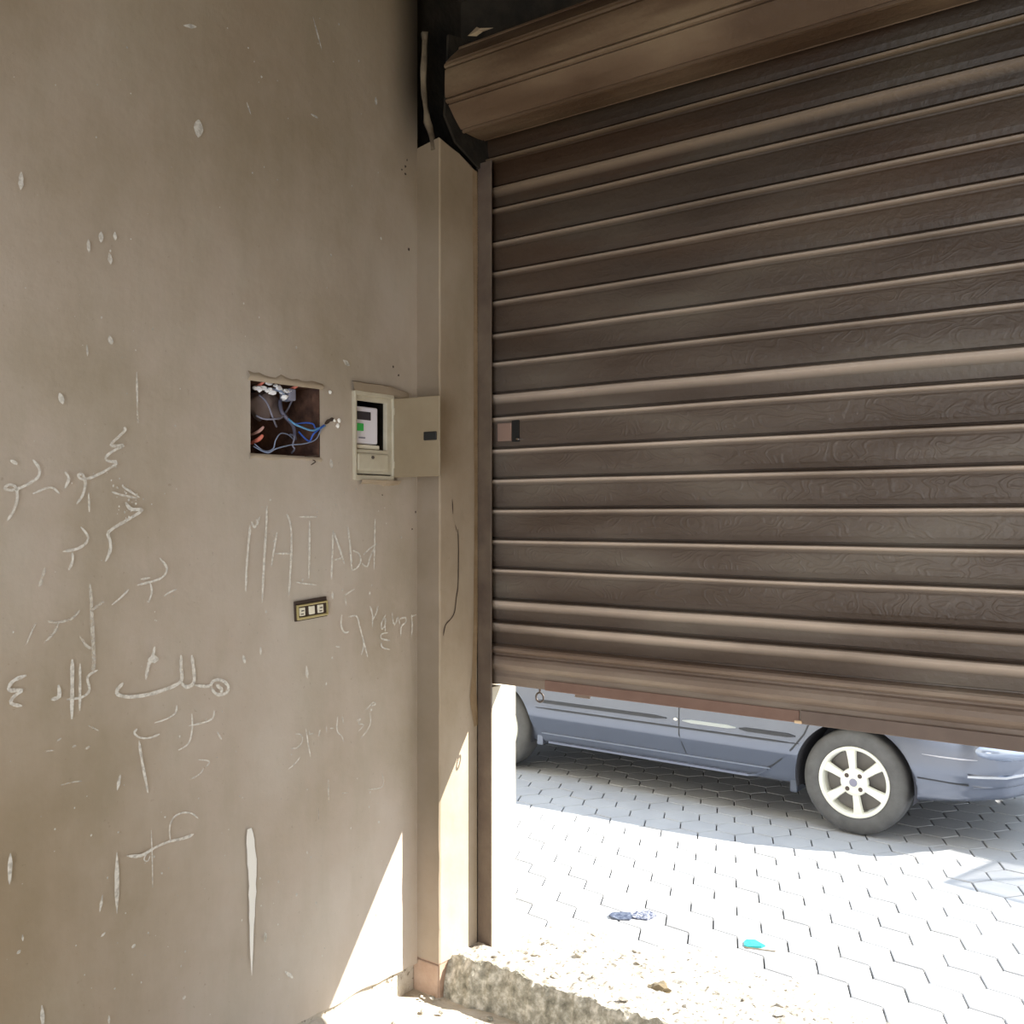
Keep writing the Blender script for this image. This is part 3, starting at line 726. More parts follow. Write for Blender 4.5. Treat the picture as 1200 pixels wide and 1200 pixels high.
for (x, y, s, l_) in ((230, 850, .013, 'red taped wire end at the lower left of the niche'), (240, 750, .010, 'pinkish wire end above the red taped one in the niche'), (260, 200, .008, 'small red wire end at the top left of the niche'), (660, 235, .010, 'small red wire end at the top right of the niche')):
    bm = bmesh.new(); p = Vector(npx(x, y, .03)); tube(bm, [p + Vector((-.03, -.01, -.012)), p, p + Vector((.012, .008, .014))], lambda t, s=s: s * .62 * (.5 + .4 * math.sin(t * PI)), 8)
    link('taped_end', bm, M['redwire'] if x != 240 else mat('pink_end', (.55, .32, .28), .6), smooth=True, label=l_, category='wire end')
bm = bmesh.new()
for (x, y, s) in ((1175, 630, .007), (1160, 690, .0075), (1070, 295, .0065), (1120, 628, .005)): ico(bm, npx(x, y, -.002), s, 2, (.6, 1, 1.1), .4, x)
link('plaster_blobs', bm, M['paint'], wl)
bm = bmesh.new(); ribbon(bm, [(380, 497), (386, 492), (391, 491)], 4, SW, .002); link('chase_gap', bm, M['crack'], wl)
bm = bmesh.new(); ribbon(bm, [(364, 539), (369, 541), (362, 545)], 1.6, SW, .009); ribbon(bm, [(355, 535), (372, 534)], 1.6, SW, .009); link('plaster_gap', bm, M['crack'], wl)

# ------------------------------------------------------------------ SWITCH PLATE
sp = empty('wall_socket', (SW, 2.2, 1.3), label='small brass edged wall socket with three ivory modules', category='socket')
A = onx(SW, 347, 727); B = onx(SW, 383, 706)
y0, y1, z0, z1 = A[1], B[1], A[2], B[2]
tilt = Matrix.Translation((SW, y0, z0)) @ Matrix.Rotation(math.radians(3.5), 4, 'X') @ Matrix.Translation((-SW, -y0, -z0))
def sw(name, bm, m, p=sp):
    bmesh.ops.transform(bm, matrix=tilt, verts=bm.verts); return link(name, bm, m, p)
w = y1 - y0; h = z1 - z0
sw('backing', bbox(SW - .004, y0 - .004, z0 - .004, SW + .003, y1, z1 + .012, bev=.001), M['crack'])
sw('frame', ring_frame(y0, y1, z0, z1, y0 + .006, y1 - .004, z0 + .008, z1 - .006, .002, .010, .0015), M['brass'])
for k in range(3):
    a = y0 + .010 + k * (w - .020) / 3 + (.004 if k else 0); ww = (w - .02) / 3 * .62
    mo = sw('module', bbox(SW + .002, a, z0 + .012, SW + .009, a + ww, z1 - .010, bev=.002), M['ivory'])
    if k != 1:
        sw('slot', bbox(SW + .009, a + .006, z0 + h * .55, SW + .0105, a + ww - .006, z0 + h * .62, bev=.0005), M['iron'], mo)
        sw('slot', bbox(SW + .009, a + .004, z0 + h * .34, SW + .0105, a + ww - .008, z0 + h * .40, bev=.0005), M['iron'], mo)
settle(sp, (SW, (y0 + y1) / 2, z0))

# ------------------------------------------------------------------ CHALK WRITING ON THE LEFT WALL
def chalk(name, strokes, w=3.0, m='chalk', label=None):
    bm = bmesh.new()
    for s in strokes:
        ww = w
        if isinstance(s, tuple): s, ww = s
        ribbon(bm, s, ww, SW, .004 + .0002 * random.random())
    o = link(name, bm, M[m], wl)
    if label: o['label'] = label
    return o
Q = lambda l: [(260 + x / 4, 570 + y / 4) for x, y in l]      # crop at (260,570), 4x
Aq = lambda l: [(x / 4, 480 + y / 4) for x, y in l]           # crop at (0,480)
Bq = lambda l: [(x / 4, 740 + y / 4) for x, y in l]           # crop at (0,740)
Dq = lambda l: [(300 + x / 6, 800 + y / 6) for x, y in l]     # crop at (300,800)
chalk('chalk_writing', [Q([(130, 180), (122, 260), (112, 380), (108, 490)]), Q([(135, 165), (150, 200), (165, 170), (175, 140)]), Q([(208, 90), (205, 200), (192, 380), (185, 545)]),
    (Q([(255, 215), (240, 300), (228, 375)]), 2.6), Q([(300, 130), (318, 160), (325, 260), (318, 400), (310, 510)]), (Q([(245, 315), (325, 315)]), 2.2),
    (Q([(360, 143), (445, 143)]), 2.2), Q([(408, 160), (407, 300), (404, 430)]), (Q([(345, 448), (380, 455), (440, 462)]), 1.8)], 3.2, label='chalk letters reading MAI')
chalk('chalk_writing', [Q([(518, 205), (515, 320), (510, 435)]), Q([(522, 215), (548, 290), (572, 365)]), (Q([(520, 345), (565, 335)]), 2), Q([(588, 190), (598, 280), (606, 395)]),
    (Q([(610, 300), (640, 310), (652, 350), (630, 385), (606, 392)]), 2.4), (Q([(652, 360), (680, 385), (690, 330), (725, 262)]), 2), (Q([(715, 150), (712, 260), (710, 390)]), 2.4), (Q([(660, 320), (690, 290), (725, 265)]), 2)], 3, label='chalk letters reading Abd')
chalk('chalk_writing', [(Q([(568, 512), (620, 480)]), 2), (Q([(575, 520), (580, 560)]), 1.8), (Q([(560, 600), (552, 650), (570, 690), (592, 680)]), 2.4), (Q([(590, 612), (632, 600), (640, 650), (655, 700), (680, 800)]), 2.2),
    (Q([(690, 560), (705, 600), (702, 660)]), 2.4), (Q([(730, 560), (718, 600), (700, 630)]), 2.2), (Q([(765, 600), (742, 640), (745, 675), (765, 650), (762, 600), (762, 680)]), 2.2),
    (Q([(795, 590), (800, 650), (815, 640), (820, 600), (832, 650)]), 2.2), (Q([(832, 620), (860, 610), (862, 640), (835, 650), (835, 700)]), 2.2), (Q([(885, 600), (890, 650), (885, 700)]), 2.4), (Q([(885, 610), (908, 600)]), 2),
    (Q([(775, 685), (742, 690), (738, 715), (785, 722)]), 2), (Q([(745, 730), (742, 755), (785, 765)]), 2), (Q([(655, 710), (665, 740), (650, 790)]), 2), (Q([(530, 750), (550, 752)]), 2)], 2.4, 'chalk', 'faint chalk word beside the wall socket')
chalk('chalk_writing', [Aq([(575, 85), (590, 92), (545, 135), (505, 170), (545, 172), (590, 165), (530, 190), (485, 225), (500, 245), (565, 242), (470, 300), (400, 328), (370, 325), (360, 305), (385, 300), (400, 345), (385, 405), (355, 442)]),
    Aq([(300, 292), (325, 320), (300, 370)]), (Aq([(275, 395), (240, 355), (150, 395)]), 2.4), Aq([(150, 235), (185, 275), (180, 320), (120, 355), (80, 372), (40, 380), (10, 370), (40, 348), (75, 360), (80, 420), (60, 480), (30, 520)]), (Aq([(45, 238), (78, 255)]), 4), (Aq([(412, 390), (415, 480)]), 2.4)], 3.0, label='upper left Arabic chalk scrawl')
chalk('chalk_writing', [(Aq([(570, 360), (600, 380), (650, 412)]), 2.4), (Aq([(585, 435), (610, 475), (685, 460), (600, 515), (490, 575), (515, 610), (515, 665), (490, 712)]), 3.6), Aq([(375, 550), (412, 590), (405, 625), (360, 655), (290, 665)]), Aq([(335, 670), (340, 710), (318, 752)]),
    (Aq([(520, 385), (560, 400), (640, 415)]), 2.4), (Aq([(745, 695), (788, 745), (760, 790), (700, 808), (640, 822)]), 2.6), (Aq([(700, 812), (712, 850), (692, 905)]), 2.4), (Aq([(655, 795), (700, 788)]), 2.4), (Aq([(600, 842), (565, 880), (520, 915)]), 2.2), (Aq([(825, 842), (790, 855), (765, 875)]), 2)], 3.0, label='Arabic chalk strokes below the upper scrawl')
chalk('chalk_writing', [(Aq([(370, 940), (340, 980), (270, 1000), (222, 992)]), 3), (Aq([(272, 1000), (250, 1050), (205, 1090)]), 3), (Aq([(165, 1000), (140, 1050), (120, 1100)]), 2.2), (Aq([(208, 740), (195, 790), (180, 830)]), 4)], 3, 'chalk_faint')
chalk('chalk_writing', [(Aq([(418, 815), (425, 900), (428, 1000), (434, 1100), (438, 1230), (430, 1200)]), 4.4), (Aq([(370, 1060), (400, 1110), (430, 1120)]), 3), (Aq([(430, 940), (460, 915), (485, 900)]), 3), (Aq([(640, 0), (644, 65)]), 2)], 4, 'chalk_faint')
chalk('chalk_writing', [(Bq([(120, 205), (60, 225), (35, 260), (40, 280), (120, 268), (60, 300), (38, 340), (100, 348)]), 4), (Bq([(335, 130), (335, 250), (333, 410)]), 4.6), (Bq([(270, 250), (280, 310), (235, 318)]), 4.5), (Bq([(455, 180), (395, 210), (425, 275), (385, 310), (310, 318)]), 3), (Bq([(372, 150), (372, 260), (370, 370)]), 3)], 4, label='bold Arabic chalk letters at the left edge')
chalk('chalk_writing', [(Bq([(575, 240), (545, 270), (540, 295), (600, 310), (700, 295), (790, 265), (855, 235), (845, 180), (845, 110)]), 4.4), (Bq([(895, 110), (905, 180), (910, 245), (870, 265), (845, 240)]), 4.4), (Bq([(910, 250), (985, 262), (990, 230), (1030, 222), (1070, 250), (1065, 290), (1010, 300), (985, 262)]), 4), (Bq([(1010, 250), (1040, 270), (1030, 285)]), 5)], 4, label='thick Arabic chalk word with a long tail')
chalk('chalk_writing', [(Bq([(722, 70), (715, 110), (690, 160), (680, 225)]), 4), (Bq([(690, 130), (740, 130)]), 8), (Bq([(825, 345), (825, 380), (780, 410), (720, 428)]), 2), (Bq([(640, 455), (620, 475), (650, 500), (700, 500), (745, 480)]), 2.4), (Bq([(648, 510), (660, 600), (678, 690), (690, 755)]), 3.2),
    (Bq([(1000, 370), (1000, 405), (960, 425), (880, 442)]), 2.4), (Bq([(895, 385), (900, 450), (885, 530), (832, 555)]), 2.2), (Bq([(1015, 470), (1035, 505)]), 2.4), (Bq([(925, 600), (990, 605), (960, 635)]), 1.8), (Bq([(950, 640), (935, 670), (890, 690)]), 1.8)], 2.6, label='thin Arabic chalk line below the long tailed word')
chalk('chalk_writing', [(Bq([(925, 875), (900, 850), (850, 845), (805, 870), (788, 920), (795, 975)]), 2.2), (Bq([(905, 948), (860, 970), (800, 978), (720, 1010), (660, 1055), (590, 1050)]), 3.4), (Bq([(705, 930), (710, 1050), (712, 1200)]), 1.6), (Bq([(690, 1030), (665, 1070), (690, 1080), (700, 1050)]), 1.8)], 2.4, label='looping chalk curl low on the left wall')
chalk('chalk_writing', [(Bq([(260, 515), (285, 498)]), 2), (Bq([(335, 540), (355, 533)]), 2.6), (Bq([(395, 552), (420, 535)]), 2.6), (Bq([(210, 560), (250, 556)]), 2.4), (Bq([(410, 440), (460, 465)]), 2), (Bq([(280, 720), (330, 705), (380, 700)]), 1.6)], 2, 'chalk_faint')
chalk('chalk_writing', [(Dq([(270, 360), (310, 358), (330, 400), (290, 462), (240, 460)]), 1.6), (Dq([(305, 520), (270, 570), (220, 608)]), 1.5), (Dq([(345, 320), (360, 420), (378, 520)]), 1.6), (Dq([(370, 330), (365, 365), (400, 355)]), 1.6), (Dq([(445, 330), (435, 378)]), 2.2), (Dq([(490, 305), (492, 350)]), 1.6), (Dq([(515, 320), (540, 320)]), 1.6),
    (Dq([(570, 230), (562, 300), (565, 350), (600, 370), (612, 415)]), 1.5), (Dq([(600, 235), (610, 290)]), 1.3), (Dq([(700, 270), (745, 240), (700, 290), (765, 290), (715, 340)]), 1.5), (Dq([(795, 210), (805, 280), (775, 340), (730, 390)]), 1.4), (Dq([(770, 190), (800, 155), (825, 130), (840, 155), (805, 160)]), 1.5)], 1.6, label='small Arabic chalk line above the sunlit patch')
chalk('chalk_writing', [(Dq([(502, 675), (504, 740), (506, 840)]), 2.2), (Dq([(880, 635), (905, 740), (780, 750)]), 1.3), (Dq([(600, 775), (645, 772)]), 1.2), (Dq([(435, 880), (435, 960)]), 1.2)], 1.6, 'chalk_faint')
# paint drips and trowel nicks
def streak(p0, p1, w): return ([p0, ((p0[0] + p1[0]) / 2, (p0[1] + p1[1]) / 2), p1], lambda t: w * math.sin(PI * min(1, max(.03, t))) ** .7)
E = lambda x, y: (x / 3.75, 940 + y / 3.75)
F = lambda x, y: (x / 2.5, y / 2.5)
bm = bmesh.new()
for p0, p1, w in [(F(580, 352), F(578, 405), 8), (F(60, 505), F(58, 558), 4.5), (F(294, 680), F(293, 712), 4.5), (F(256, 702), F(258, 742), 3), (F(334, 680), F(335, 706), 3), (F(318, 742), F(322, 776), 4), (F(1098, 285), F(1100, 310), 3), (F(914, 50), F(941, 150), 1.5),
                  (F(908, 335), F(930, 347), 2), (F(318, 985), F(325, 1010), 5), (F(172, 1152), F(182, 1185), 5), (F(1005, 1058), F(1020, 1073), 3), (F(535, 76), F(575, 80), 3), (F(720, 300), F(733, 338), 1.6), (F(252, 1010), F(254, 1045), 2), (F(398, 1090), F(400, 1200), 2),
                  (E(42, 225), E(38, 362), 5), (E(510, 220), E(510, 492), 5.5), (E(447, 405), E(434, 485), 3), (E(180, 890), E(186, 990), 5), (E(475, 935), E(476, 975), 2.5), (E(70, 665), E(88, 648), 3.5), (E(575, 640), E(592, 622), 4), (E(800, 866), E(812, 848), 3.5), (E(1166, 575), E(1160, 615), 5), (E(95, 580), E(97, 610), 2), (E(440, 590), E(460, 570), 2.5),
                  (Q([(392, 840)])[0], Q([(398, 900)])[0], 4), (Q([(178, 750)])[0], Q([(178, 790)])[0], 3), (Q([(95, 790)])[0], Q([(105, 830)])[0], 4), (Q([(514, 495)])[0], Q([(516, 530)])[0], 3.5), (Q([(507, -150 + 0)])[0], Q([(512, -90 + 120)])[0], .01),
                  ((386.5, 538), (388, 549), 4), ((401, 422), (409, 429), 4), ((333, 1138 - 0), (343, 1146), 4), ((309.5, 1092), (310.5, 1104), 4), (Bq([(560, 670)])[0], Bq([(545, 745)])[0], 4)]:
    s, w_ = streak(p0, p1, w); ribbon(bm, s, w_, SW, .0045)
link('paint_streaks', bm, M['chalk'], wl, label='short pale nicks and drips')
bm = bmesh.new()
ribbon(bm, [E(1092, 115), E(1098, 200), E(1106, 290), E(1105, 400), E(1103, 500), E(1101, 620), E(1102, 760)], lambda t: 11.5 * math.sin(PI * min(1, (t + .02) ** .55)) ** .8 + .6, SW, .005)
link('paint_drip', bm, M['paint'], wl, label='long white paint drip')
bm = bmesh.new()
rnd = random.Random(3)
spk = [(rnd.uniform(5, 480), rnd.uniform(20, 1190)) for _ in range(150)] + [(rnd.gauss(135, 30), rnd.gauss(575, 12)) for _ in range(16)] + [(rnd.gauss(150, 8), rnd.gauss(592, 10)) for _ in range(20)] + [(rnd.uniform(270, 480), rnd.uniform(585, 610)) for _ in range(14)] + [(rnd.uniform(60, 470), rnd.uniform(900, 1190)) for _ in range(50)]
for (x, y) in spk:
    c = onx(SW, x, y)
    if N['y0'] - .02 < c[1] < 2.76 and 1.85 < c[2] < 2.21: continue
    if c[1] > PY - .02 or c[2] < .13: continue
    r = rnd.choice((.8, 1, 1, 1.4, 1.9)) * c[1] / 1200 * 1.2; k = 7
    vs = [bm.verts.new((SW + .0045, c[1] + r * rnd.uniform(.6, 1.2) * math.cos(a * 2 * PI / k), c[2] + r * rnd.uniform(.7, 1.5) * math.sin(a * 2 * PI / k))) for a in range(k)]
    bm.faces.new(vs)
link('paint_specks', bm, M['chalk'], wl, kind='stuff')
# dark pits near the pier
bm = bmesh.new()
for (x, y, r) in ((474, 195, 1.6), (470, 199, 1.2), (478, 292, 2), (476, 188, 1.3), (474, 204, 1.6), (460, 430, 1.4), (466, 440, 1.6), (447, 580, 1), (486, 600, 1.3), (482, 620, 1.2)):
    c = onx(SW, x, y); rr = r * 3.7 / 1200
    bm.faces.new([bm.verts.new((SW + .0045, c[1] + rr * rnd.uniform(.6, 1.3) * math.cos(a * 2 * PI / 7), c[2] + rr * rnd.uniform(.6, 1.5) * math.sin(a * 2 * PI / 7))) for a in range(7)])
link('plaster_pits', bm, M['crack'], wl, kind='stuff')

# ------------------------------------------------------------------ CAR
CX, CYc = -1.92, 6.40      # front axle x, centre line y
car = empty('car', (CX - 1.2, CYc, 0), label='dark blue sedan parked across the street, seen below the shutter', category='car')
HW = .84
ST = [(-3.36, .60, .36, .66, .78, .80, .8), (-3.30, .76, .29, .76, .88, .91, .8), (-3.02, .81, .22, .84, .96, 1.01, .8), (-2.60, .835, .20, .86, .97, 1.06, .78), (-2.15, HW, .20, .87, .95, 1.33, .70),
      (-1.55, HW, .20, .87, .94, 1.42, .70), (-.95, HW, .20, .86, .92, 1.41, .70), (-.45, HW, .20, .84, .90, 1.22, .72), (-.05, .835, .20, .82, .88, .94, .80), (.30, .82, .21, .76, .82, .86, .8), (.58, .775, .24, .68, .73, .77, .8), (.74, .66, .26, .60, .64, .67, .8), (.83, .48, .28, .54, .57, .60, .8), (.86, .30, .33, .5, .53, .55, .8)]
def interp(u):
    for i in range(len(ST) - 1):
        if ST[i][0] <= u <= ST[i + 1][0]:
            t = (u - ST[i][0]) / (ST[i + 1][0] - ST[i][0]); return [ST[i][k] + (ST[i + 1][k] - ST[i][k]) * t for k in range(7)]
    return list(ST[0] if u < ST[0][0] else ST[-1])
us = sorted({s[0] for s in ST} | {-3.2, -2.85, -2.4, -1.85, -1.25, -.7, -.25, .12, .45, .68, .82})
bm = bmesh.new(); rows = []
for u in us:
    _, w, zb, zs_, zbelt, zr, rw = interp(u)
    zc = min(.40, zs_ - .12)
    P = [(0, zb), (.5 * w, zb), (.90 * w, zb), (.945 * w, zb + .035), (.955 * w, zb + .08), (.975 * w, zc - .06), (.994 * w, zc - .008), (w, zc + .012), (.996 * w, (zc + zs_) / 2), (.985 * w, zs_ - .03), (.95 * w, zs_ + .02), (.915 * w, zbelt), (rw * w, zr - .06 * (zr - zbelt) - .01), (rw * .8 * w, zr - .004), (0, zr)]
    full = [(-v, z) for v, z in P] + [(v, z) for v, z in P[-2:0:-1]]
    rows.append([bm.verts.new((CX + u, CYc + v, z)) for v, z in full])
n = len(rows[0])
for i in range(len(rows) - 1):
    for k in range(n):
        f = bm.faces.new((rows[i][k], rows[i][(k + 1) % n], rows[i + 1][(k + 1) % n], rows[i + 1][k]))
        uc = (us[i] + us[i + 1]) / 2
        kk = k if k < 14 else n - 1 - k
        if kk == 11 and -2.55 < uc < -.2: f.material_index = 1
        if kk >= 12 and (-.5 < uc < -.05 or -2.6 < uc < -2.15): f.material_index = 1
        if kk <= 1: f.material_index = 2
bm.faces.new(rows[0][::-1]); bm.faces.new(rows[-1])
bmesh.ops.recalc_face_normals(bm, faces=bm.faces)
body = link('body', bm, [M['carpaint'], M['glass'], M['well']], car, smooth=True)
ss = body.modifiers.new('sub', 'SUBSURF'); ss.levels = 3; ss.render_levels = 3
# open the wheel arches in the smoothed shell and line them
RW = -2.50
bpy.context.view_layer.update()
dg = bpy.context.evaluated_depsgraph_get()
nm = bpy.data.meshes.new_from_object(body.evaluated_get(dg), depsgraph=dg)
bm = bmesh.new(); bm.from_mesh(nm)
AR = .325
for u in (0, RW):
    def rad(v): return math.hypot(v.co.x - (CX + u), v.co.z - .295)
    def outer(v): return abs(v.co.y - CYc) > .56
    for v in bm.verts:      # cut a neat circle: carry the ring of vertices nearest the arch onto it
        if outer(v) and AR - .012 < rad(v) < AR + .012:
            r = rad(v); v.co.x = CX + u + (v.co.x - CX - u) * AR / r; v.co.z = .295 + (v.co.z - .295) * AR / r
    dead = [f for f in bm.faces if all(outer(v) and rad(v) < AR + .001 for v in f.verts) ]
    bmesh.ops.delete(bm, geom=dead, context='FACES')
    for v in bm.verts:
        if outer(v) and rad(v) < AR - .001 and v.link_faces:
            r = max(rad(v), 1e-4)
            if r > AR - .06: v.co.x = CX + u + (v.co.x - CX - u) * AR / r; v.co.z = .295 + (v.co.z - .295) * AR / r
bm.to_mesh(nm); bm.free()
body.modifiers.clear(); body.data = nm; nm.name = 'body'
for p in nm.polygons: p.use_smooth = True
for u in (0, RW):
    for sgn in (-1, 1):
        bm = bmesh.new()
        prof_ = [(AR + .002, CYc + sgn * .822), (AR + .002, CYc + sgn * .50), (0, CYc + sgn * .50)]
        rings = []
        for r, y in prof_: rings.append([bm.verts.new((CX + u + r * math.cos(a), y, .295 + r * math.sin(a))) for a in [math.radians(-14 + 208 * k / 40) for k in range(41)]])
        for q in range(2):
            for k in range(40): bm.faces.new((rings[q][k], rings[q][k + 1], rings[q + 1][k + 1], rings[q + 1][k]))
        bmesh.ops.remove_doubles(bm, verts=bm.verts, dist=1e-5)
        link('arch_liner', bm, M['well'], car, smooth=False)
def side_y(u, z):
    _, w, zb, zs_, zbelt, zr, rw = interp(u); zc = min(.40, zs_ - .12)
    pts = [(.945 * w, zb + .035), (.955 * w, zb + .08), (.975 * w, zc - .06), (.994 * w, zc - .008), (w, zc + .012), (.996 * w, (zc + zs_) / 2), (.985 * w, zs_ - .03), (.95 * w, zs_ + .02)]
    for i in range(len(pts) - 1):
        if pts[i][1] <= z <= pts[i + 1][1]:
            t = (z - pts[i][1]) / (pts[i + 1][1] - pts[i][1]); return CYc - (pts[i][0] + (pts[i + 1][0] - pts[i][0]) * t)
    return CYc - pts[0][0]
def strip(pts, hw, th, name, m, taper=True):
    """moulding or seam lying on the near body side through (u, z) points"""
    bm = bmesh.new(); rows = []
    for i, (u, z) in enumerate(pts):
        u0, z0_ = pts[max(i - 1, 0)]; u1, z1_ = pts[min(i + 1, len(pts) - 1)]
        d = Vector((u1 - u0, 0, z1_ - z0_)).normalized(); nr = Vector((-d.z, 0, d.x))
        k = .35 if taper and i in (0, len(pts) - 1) else 1
        c = Vector((CX + u, 0, z))
        a = c + nr * hw * k; b = c - nr * hw * k
        rows.append([bm.verts.new((a.x, side_y(u, a.z) + .004, a.z)), bm.verts.new((a.x, side_y(u, a.z) - th, a.z - hw * .2)), bm.verts.new((b.x, side_y(u, b.z) - th, b.z + hw * .2)), bm.verts.new((b.x, side_y(u, b.z) + .004, b.z))])
    for i in range(len(rows) - 1):
        for k in range(3): bm.faces.new((rows[i][k], rows[i][k + 1], rows[i + 1][k + 1], rows[i + 1][k]))
    bm.faces.new(rows[0]); bm.faces.new(rows[-1][::-1]); bmesh.ops.recalc_face_normals(bm, faces=bm.faces)
    return link(name, bm, m, car)
lin = lambda u0, u1, z0, z1, n=12: [(u0 + (u1 - u0) * i / n, z0 + (z1 - z0) * i / n) for i in range(n + 1)]
strip(lin(-2.13, -1.14, .508, .508), .012, .007, 'side_moulding', M['trimc'])
strip(lin(-2.13, -.30, .462, .462), .006, .005, 'side_moulding', M['trimc'])
strip(lin(-.66, -.32, .505, .503, 8), .013, .007, 'side_moulding', M['trimc'])
strip(lin(-1.03, -.68, .507, .507, 6), .012, .006, 'side_moulding', mat('pale_moulding', (.4, .43, .42), .4))
strip(lin(-1.09, -1.06, .51, .51, 3), .010, .007, 'badge', M['chrome'])
strip([(-1.055, .70), (-1.055, .6), (-1.055, .5), (-1.055, .42), (-1.04, .36), (-1.02, .30)], .0035, .001, 'door_seam', M['trimc'], False)
strip([(-.20, .70), (-.225, .62), (-.27, .52), (-.34, .43), (-.42, .35), (-.47, .31), (-.50, .295)], .0045, .001, 'door_seam', M['trimc'], False)
strip(lin(-2.10, -.48, .290, .293, 16), .0045, .010, 'sill_edge', mat('sill_edge', (.22, .25, .32), .3, coat=.4), False)
strip(lin(-2.05, -.62, .232, .232, 16), .008, .012, 'sill_skirt', mat('sill_skirt', (.16, .18, .25), .3, coat=.4), False)
strip([(-.62, .232), (-.56, .245), (-.50, .285)], .007, .012, 'sill_skirt', M['carpaint'], False)
# mud flap behind the front wheel
bm = bbox(CX - .375, CYc - .79, .17, CX - .33, CYc - .60, .33, bev=.01); link('mud_flap', bm, M['carlow'], car)
bm = bbox(CX + RW + .345, CYc - .80, .20, CX + RW + .40, CYc - .62, .29, bev=.01); link('mud_flap', bm, M['carpaint'], car)
# front bumper lines, rub strip, indicator, headlamp
strip([(.335, .365), (.42, .36), (.52, .352), (.58, .35)], .004, .002, 'bumper_seam', M['trimc'], False)
strip([(.36, .495), (.45, .49), (.55, .487), (.62, .485)], .004, .004, 'crease_highlight', mat('crease_light', (.5, .5, .55), .25), True)
strip([(.58, .402), (.66, .398), (.74, .396), (.80, .397), (.84, .40)], .008, .012, 'rub_strip', M['chrome'], False)
strip([(.60, .34), (.68, .338)], .005, .006, 'fog_trim', M['chrome'])
bm = bmesh.new(); bmesh.ops.create_uvsphere(bm, u_segments=24, v_segments=14, radius=1)
for v in bm.verts: v.co = Vector((v.co.x * .12, v.co.y * .20, v.co.z * .06))
bmesh.ops.transform(bm, matrix=Matrix.Translation((CX + .72, CYc - .585, .53)) @ Matrix.Rotation(math.radians(-40), 4, 'Z'), verts=bm.verts)
link('headlamp', bm, M['lens'], car, smooth=True)
bm = bmesh.new(); bmesh.ops.create_uvsphere(bm, u_segments=24, v_segments=14, radius=1)
for v in bm.verts: v.co = Vector((v.co.x * .12, v.co.y * .20, v.co.z * .06))
bmesh.ops.transform(bm, matrix=Matrix.Translation((CX + .745, CYc + .56, .56)) @ Matrix.Rotation(math.radians(28), 4, 'Z'), verts=bm.verts)
link('headlamp', bm, M['lens'], car, smooth=True)
# wheels
def wheel(u, near, ang):
    yf = CYc - (.815 if near else -.815); s = 1 if near else -1     # outer face
    rt, rim = .2877, .196
    root = None
    bm = bmesh.new()
    prof = [(rim - .008, yf + s * .17), (rim + .01, yf + s * .178), (rt - .03, yf + s * .175), (rt - .006, yf + s * .155), (rt, yf + s * .13), (rt, yf + s * .04), (rt - .006, yf + s * .018), (rt - .03, yf + s * .002), (rt - .06, yf - s * .002), (rim + .008, yf + s * .004), (rim - .002, yf + s * .012), (rim - .006, yf + s * .03)]
    lathe_y(bm, prof, 72, CX + u, rt); bmesh.ops.recalc_face_normals(bm, faces=bm.faces)
    ty = link('wheel', bm, M['rubber'], car, smooth=True)
    bm = bmesh.new()
    lathe_y(bm, [(rim, yf + s * .012), (rim - .002, yf + s * .003), (rim - .010, yf + s * .002), (rim - .020, yf + s * .008), (rim - .026, yf + s * .025), (rim - .03, yf + s * .14)], 72, CX + u, rt)
    # spokes
    for k in range(6):
        a = ang + k * PI / 3
        d = Vector((math.cos(a), 0, math.sin(a))); t = Vector((-math.sin(a), 0, math.cos(a)))
        c = Vector((CX + u, yf, rt)); ro = []
        for r, hw, dy in ((.030, .017, .010), (.07, .020, .010), (.12, .023, .013), (.165, .029, .014), (.180, .040, .016)):
            p = c + d * r
            ro.append([bm.verts.new(p + t * hw + Vector((0, s * (dy + .016), 0))), bm.verts.new(p + t * hw * .8 + Vector((0, s * dy, 0))), bm.verts.new(p - t * hw * .8 + Vector((0, s * dy, 0))), bm.verts.new(p - t * hw + Vector((0, s * (dy + .016), 0)))])
        for i in range(4):
            for j in range(3): bm.faces.new((ro[i][j], ro[i][j + 1], ro[i + 1][j + 1], ro[i + 1][j]))
    hub = lathe_y(bm, [(.078, yf + s * .028), (.074, yf + s * .010), (.060, yf + s * .006), (.030, yf + s * .006), (.026, yf + s * .001), (.0, yf + s * .0)], 36, CX + u, rt)
    bmesh.ops.recalc_face_normals(bm, faces=bm.faces)
    rimo = link('rim', bm, M['alloy'], ty)
    for k in range(4):
        bm = bmesh.new(); a = math.radians(48 + 90 * k); lathe_y(bm, [(.0125, yf + s * .004), (.011, yf + s * .0035), (.0, yf + s * .0045)], 16, CX + u + .051 * math.cos(a), rt + .051 * math.sin(a))
        link('lug_hole', bm, M['iron'], ty)
    bm = bmesh.new(); lathe_y(bm, [(.022, yf - s * .001), (.018, yf - s * .003), (0, yf - s * .003)], 20, CX + u, rt); link('hub_cap', bm, M['clip'] if False else M['greywire'], ty)
    bm = bmesh.new(); lathe_y(bm, [(rim - .03, yf + s * .07), (.0, yf + s * .06)], 36, CX + u, rt); link('brake_disc', bm, mat('disc', (.16, .15, .14), .6), ty)
for u in (0, RW):
    wheel(u, True, math.radians(37)); wheel(u, False, math.radians(-14))
settle(car, (CX - 1.2, CYc, 0))

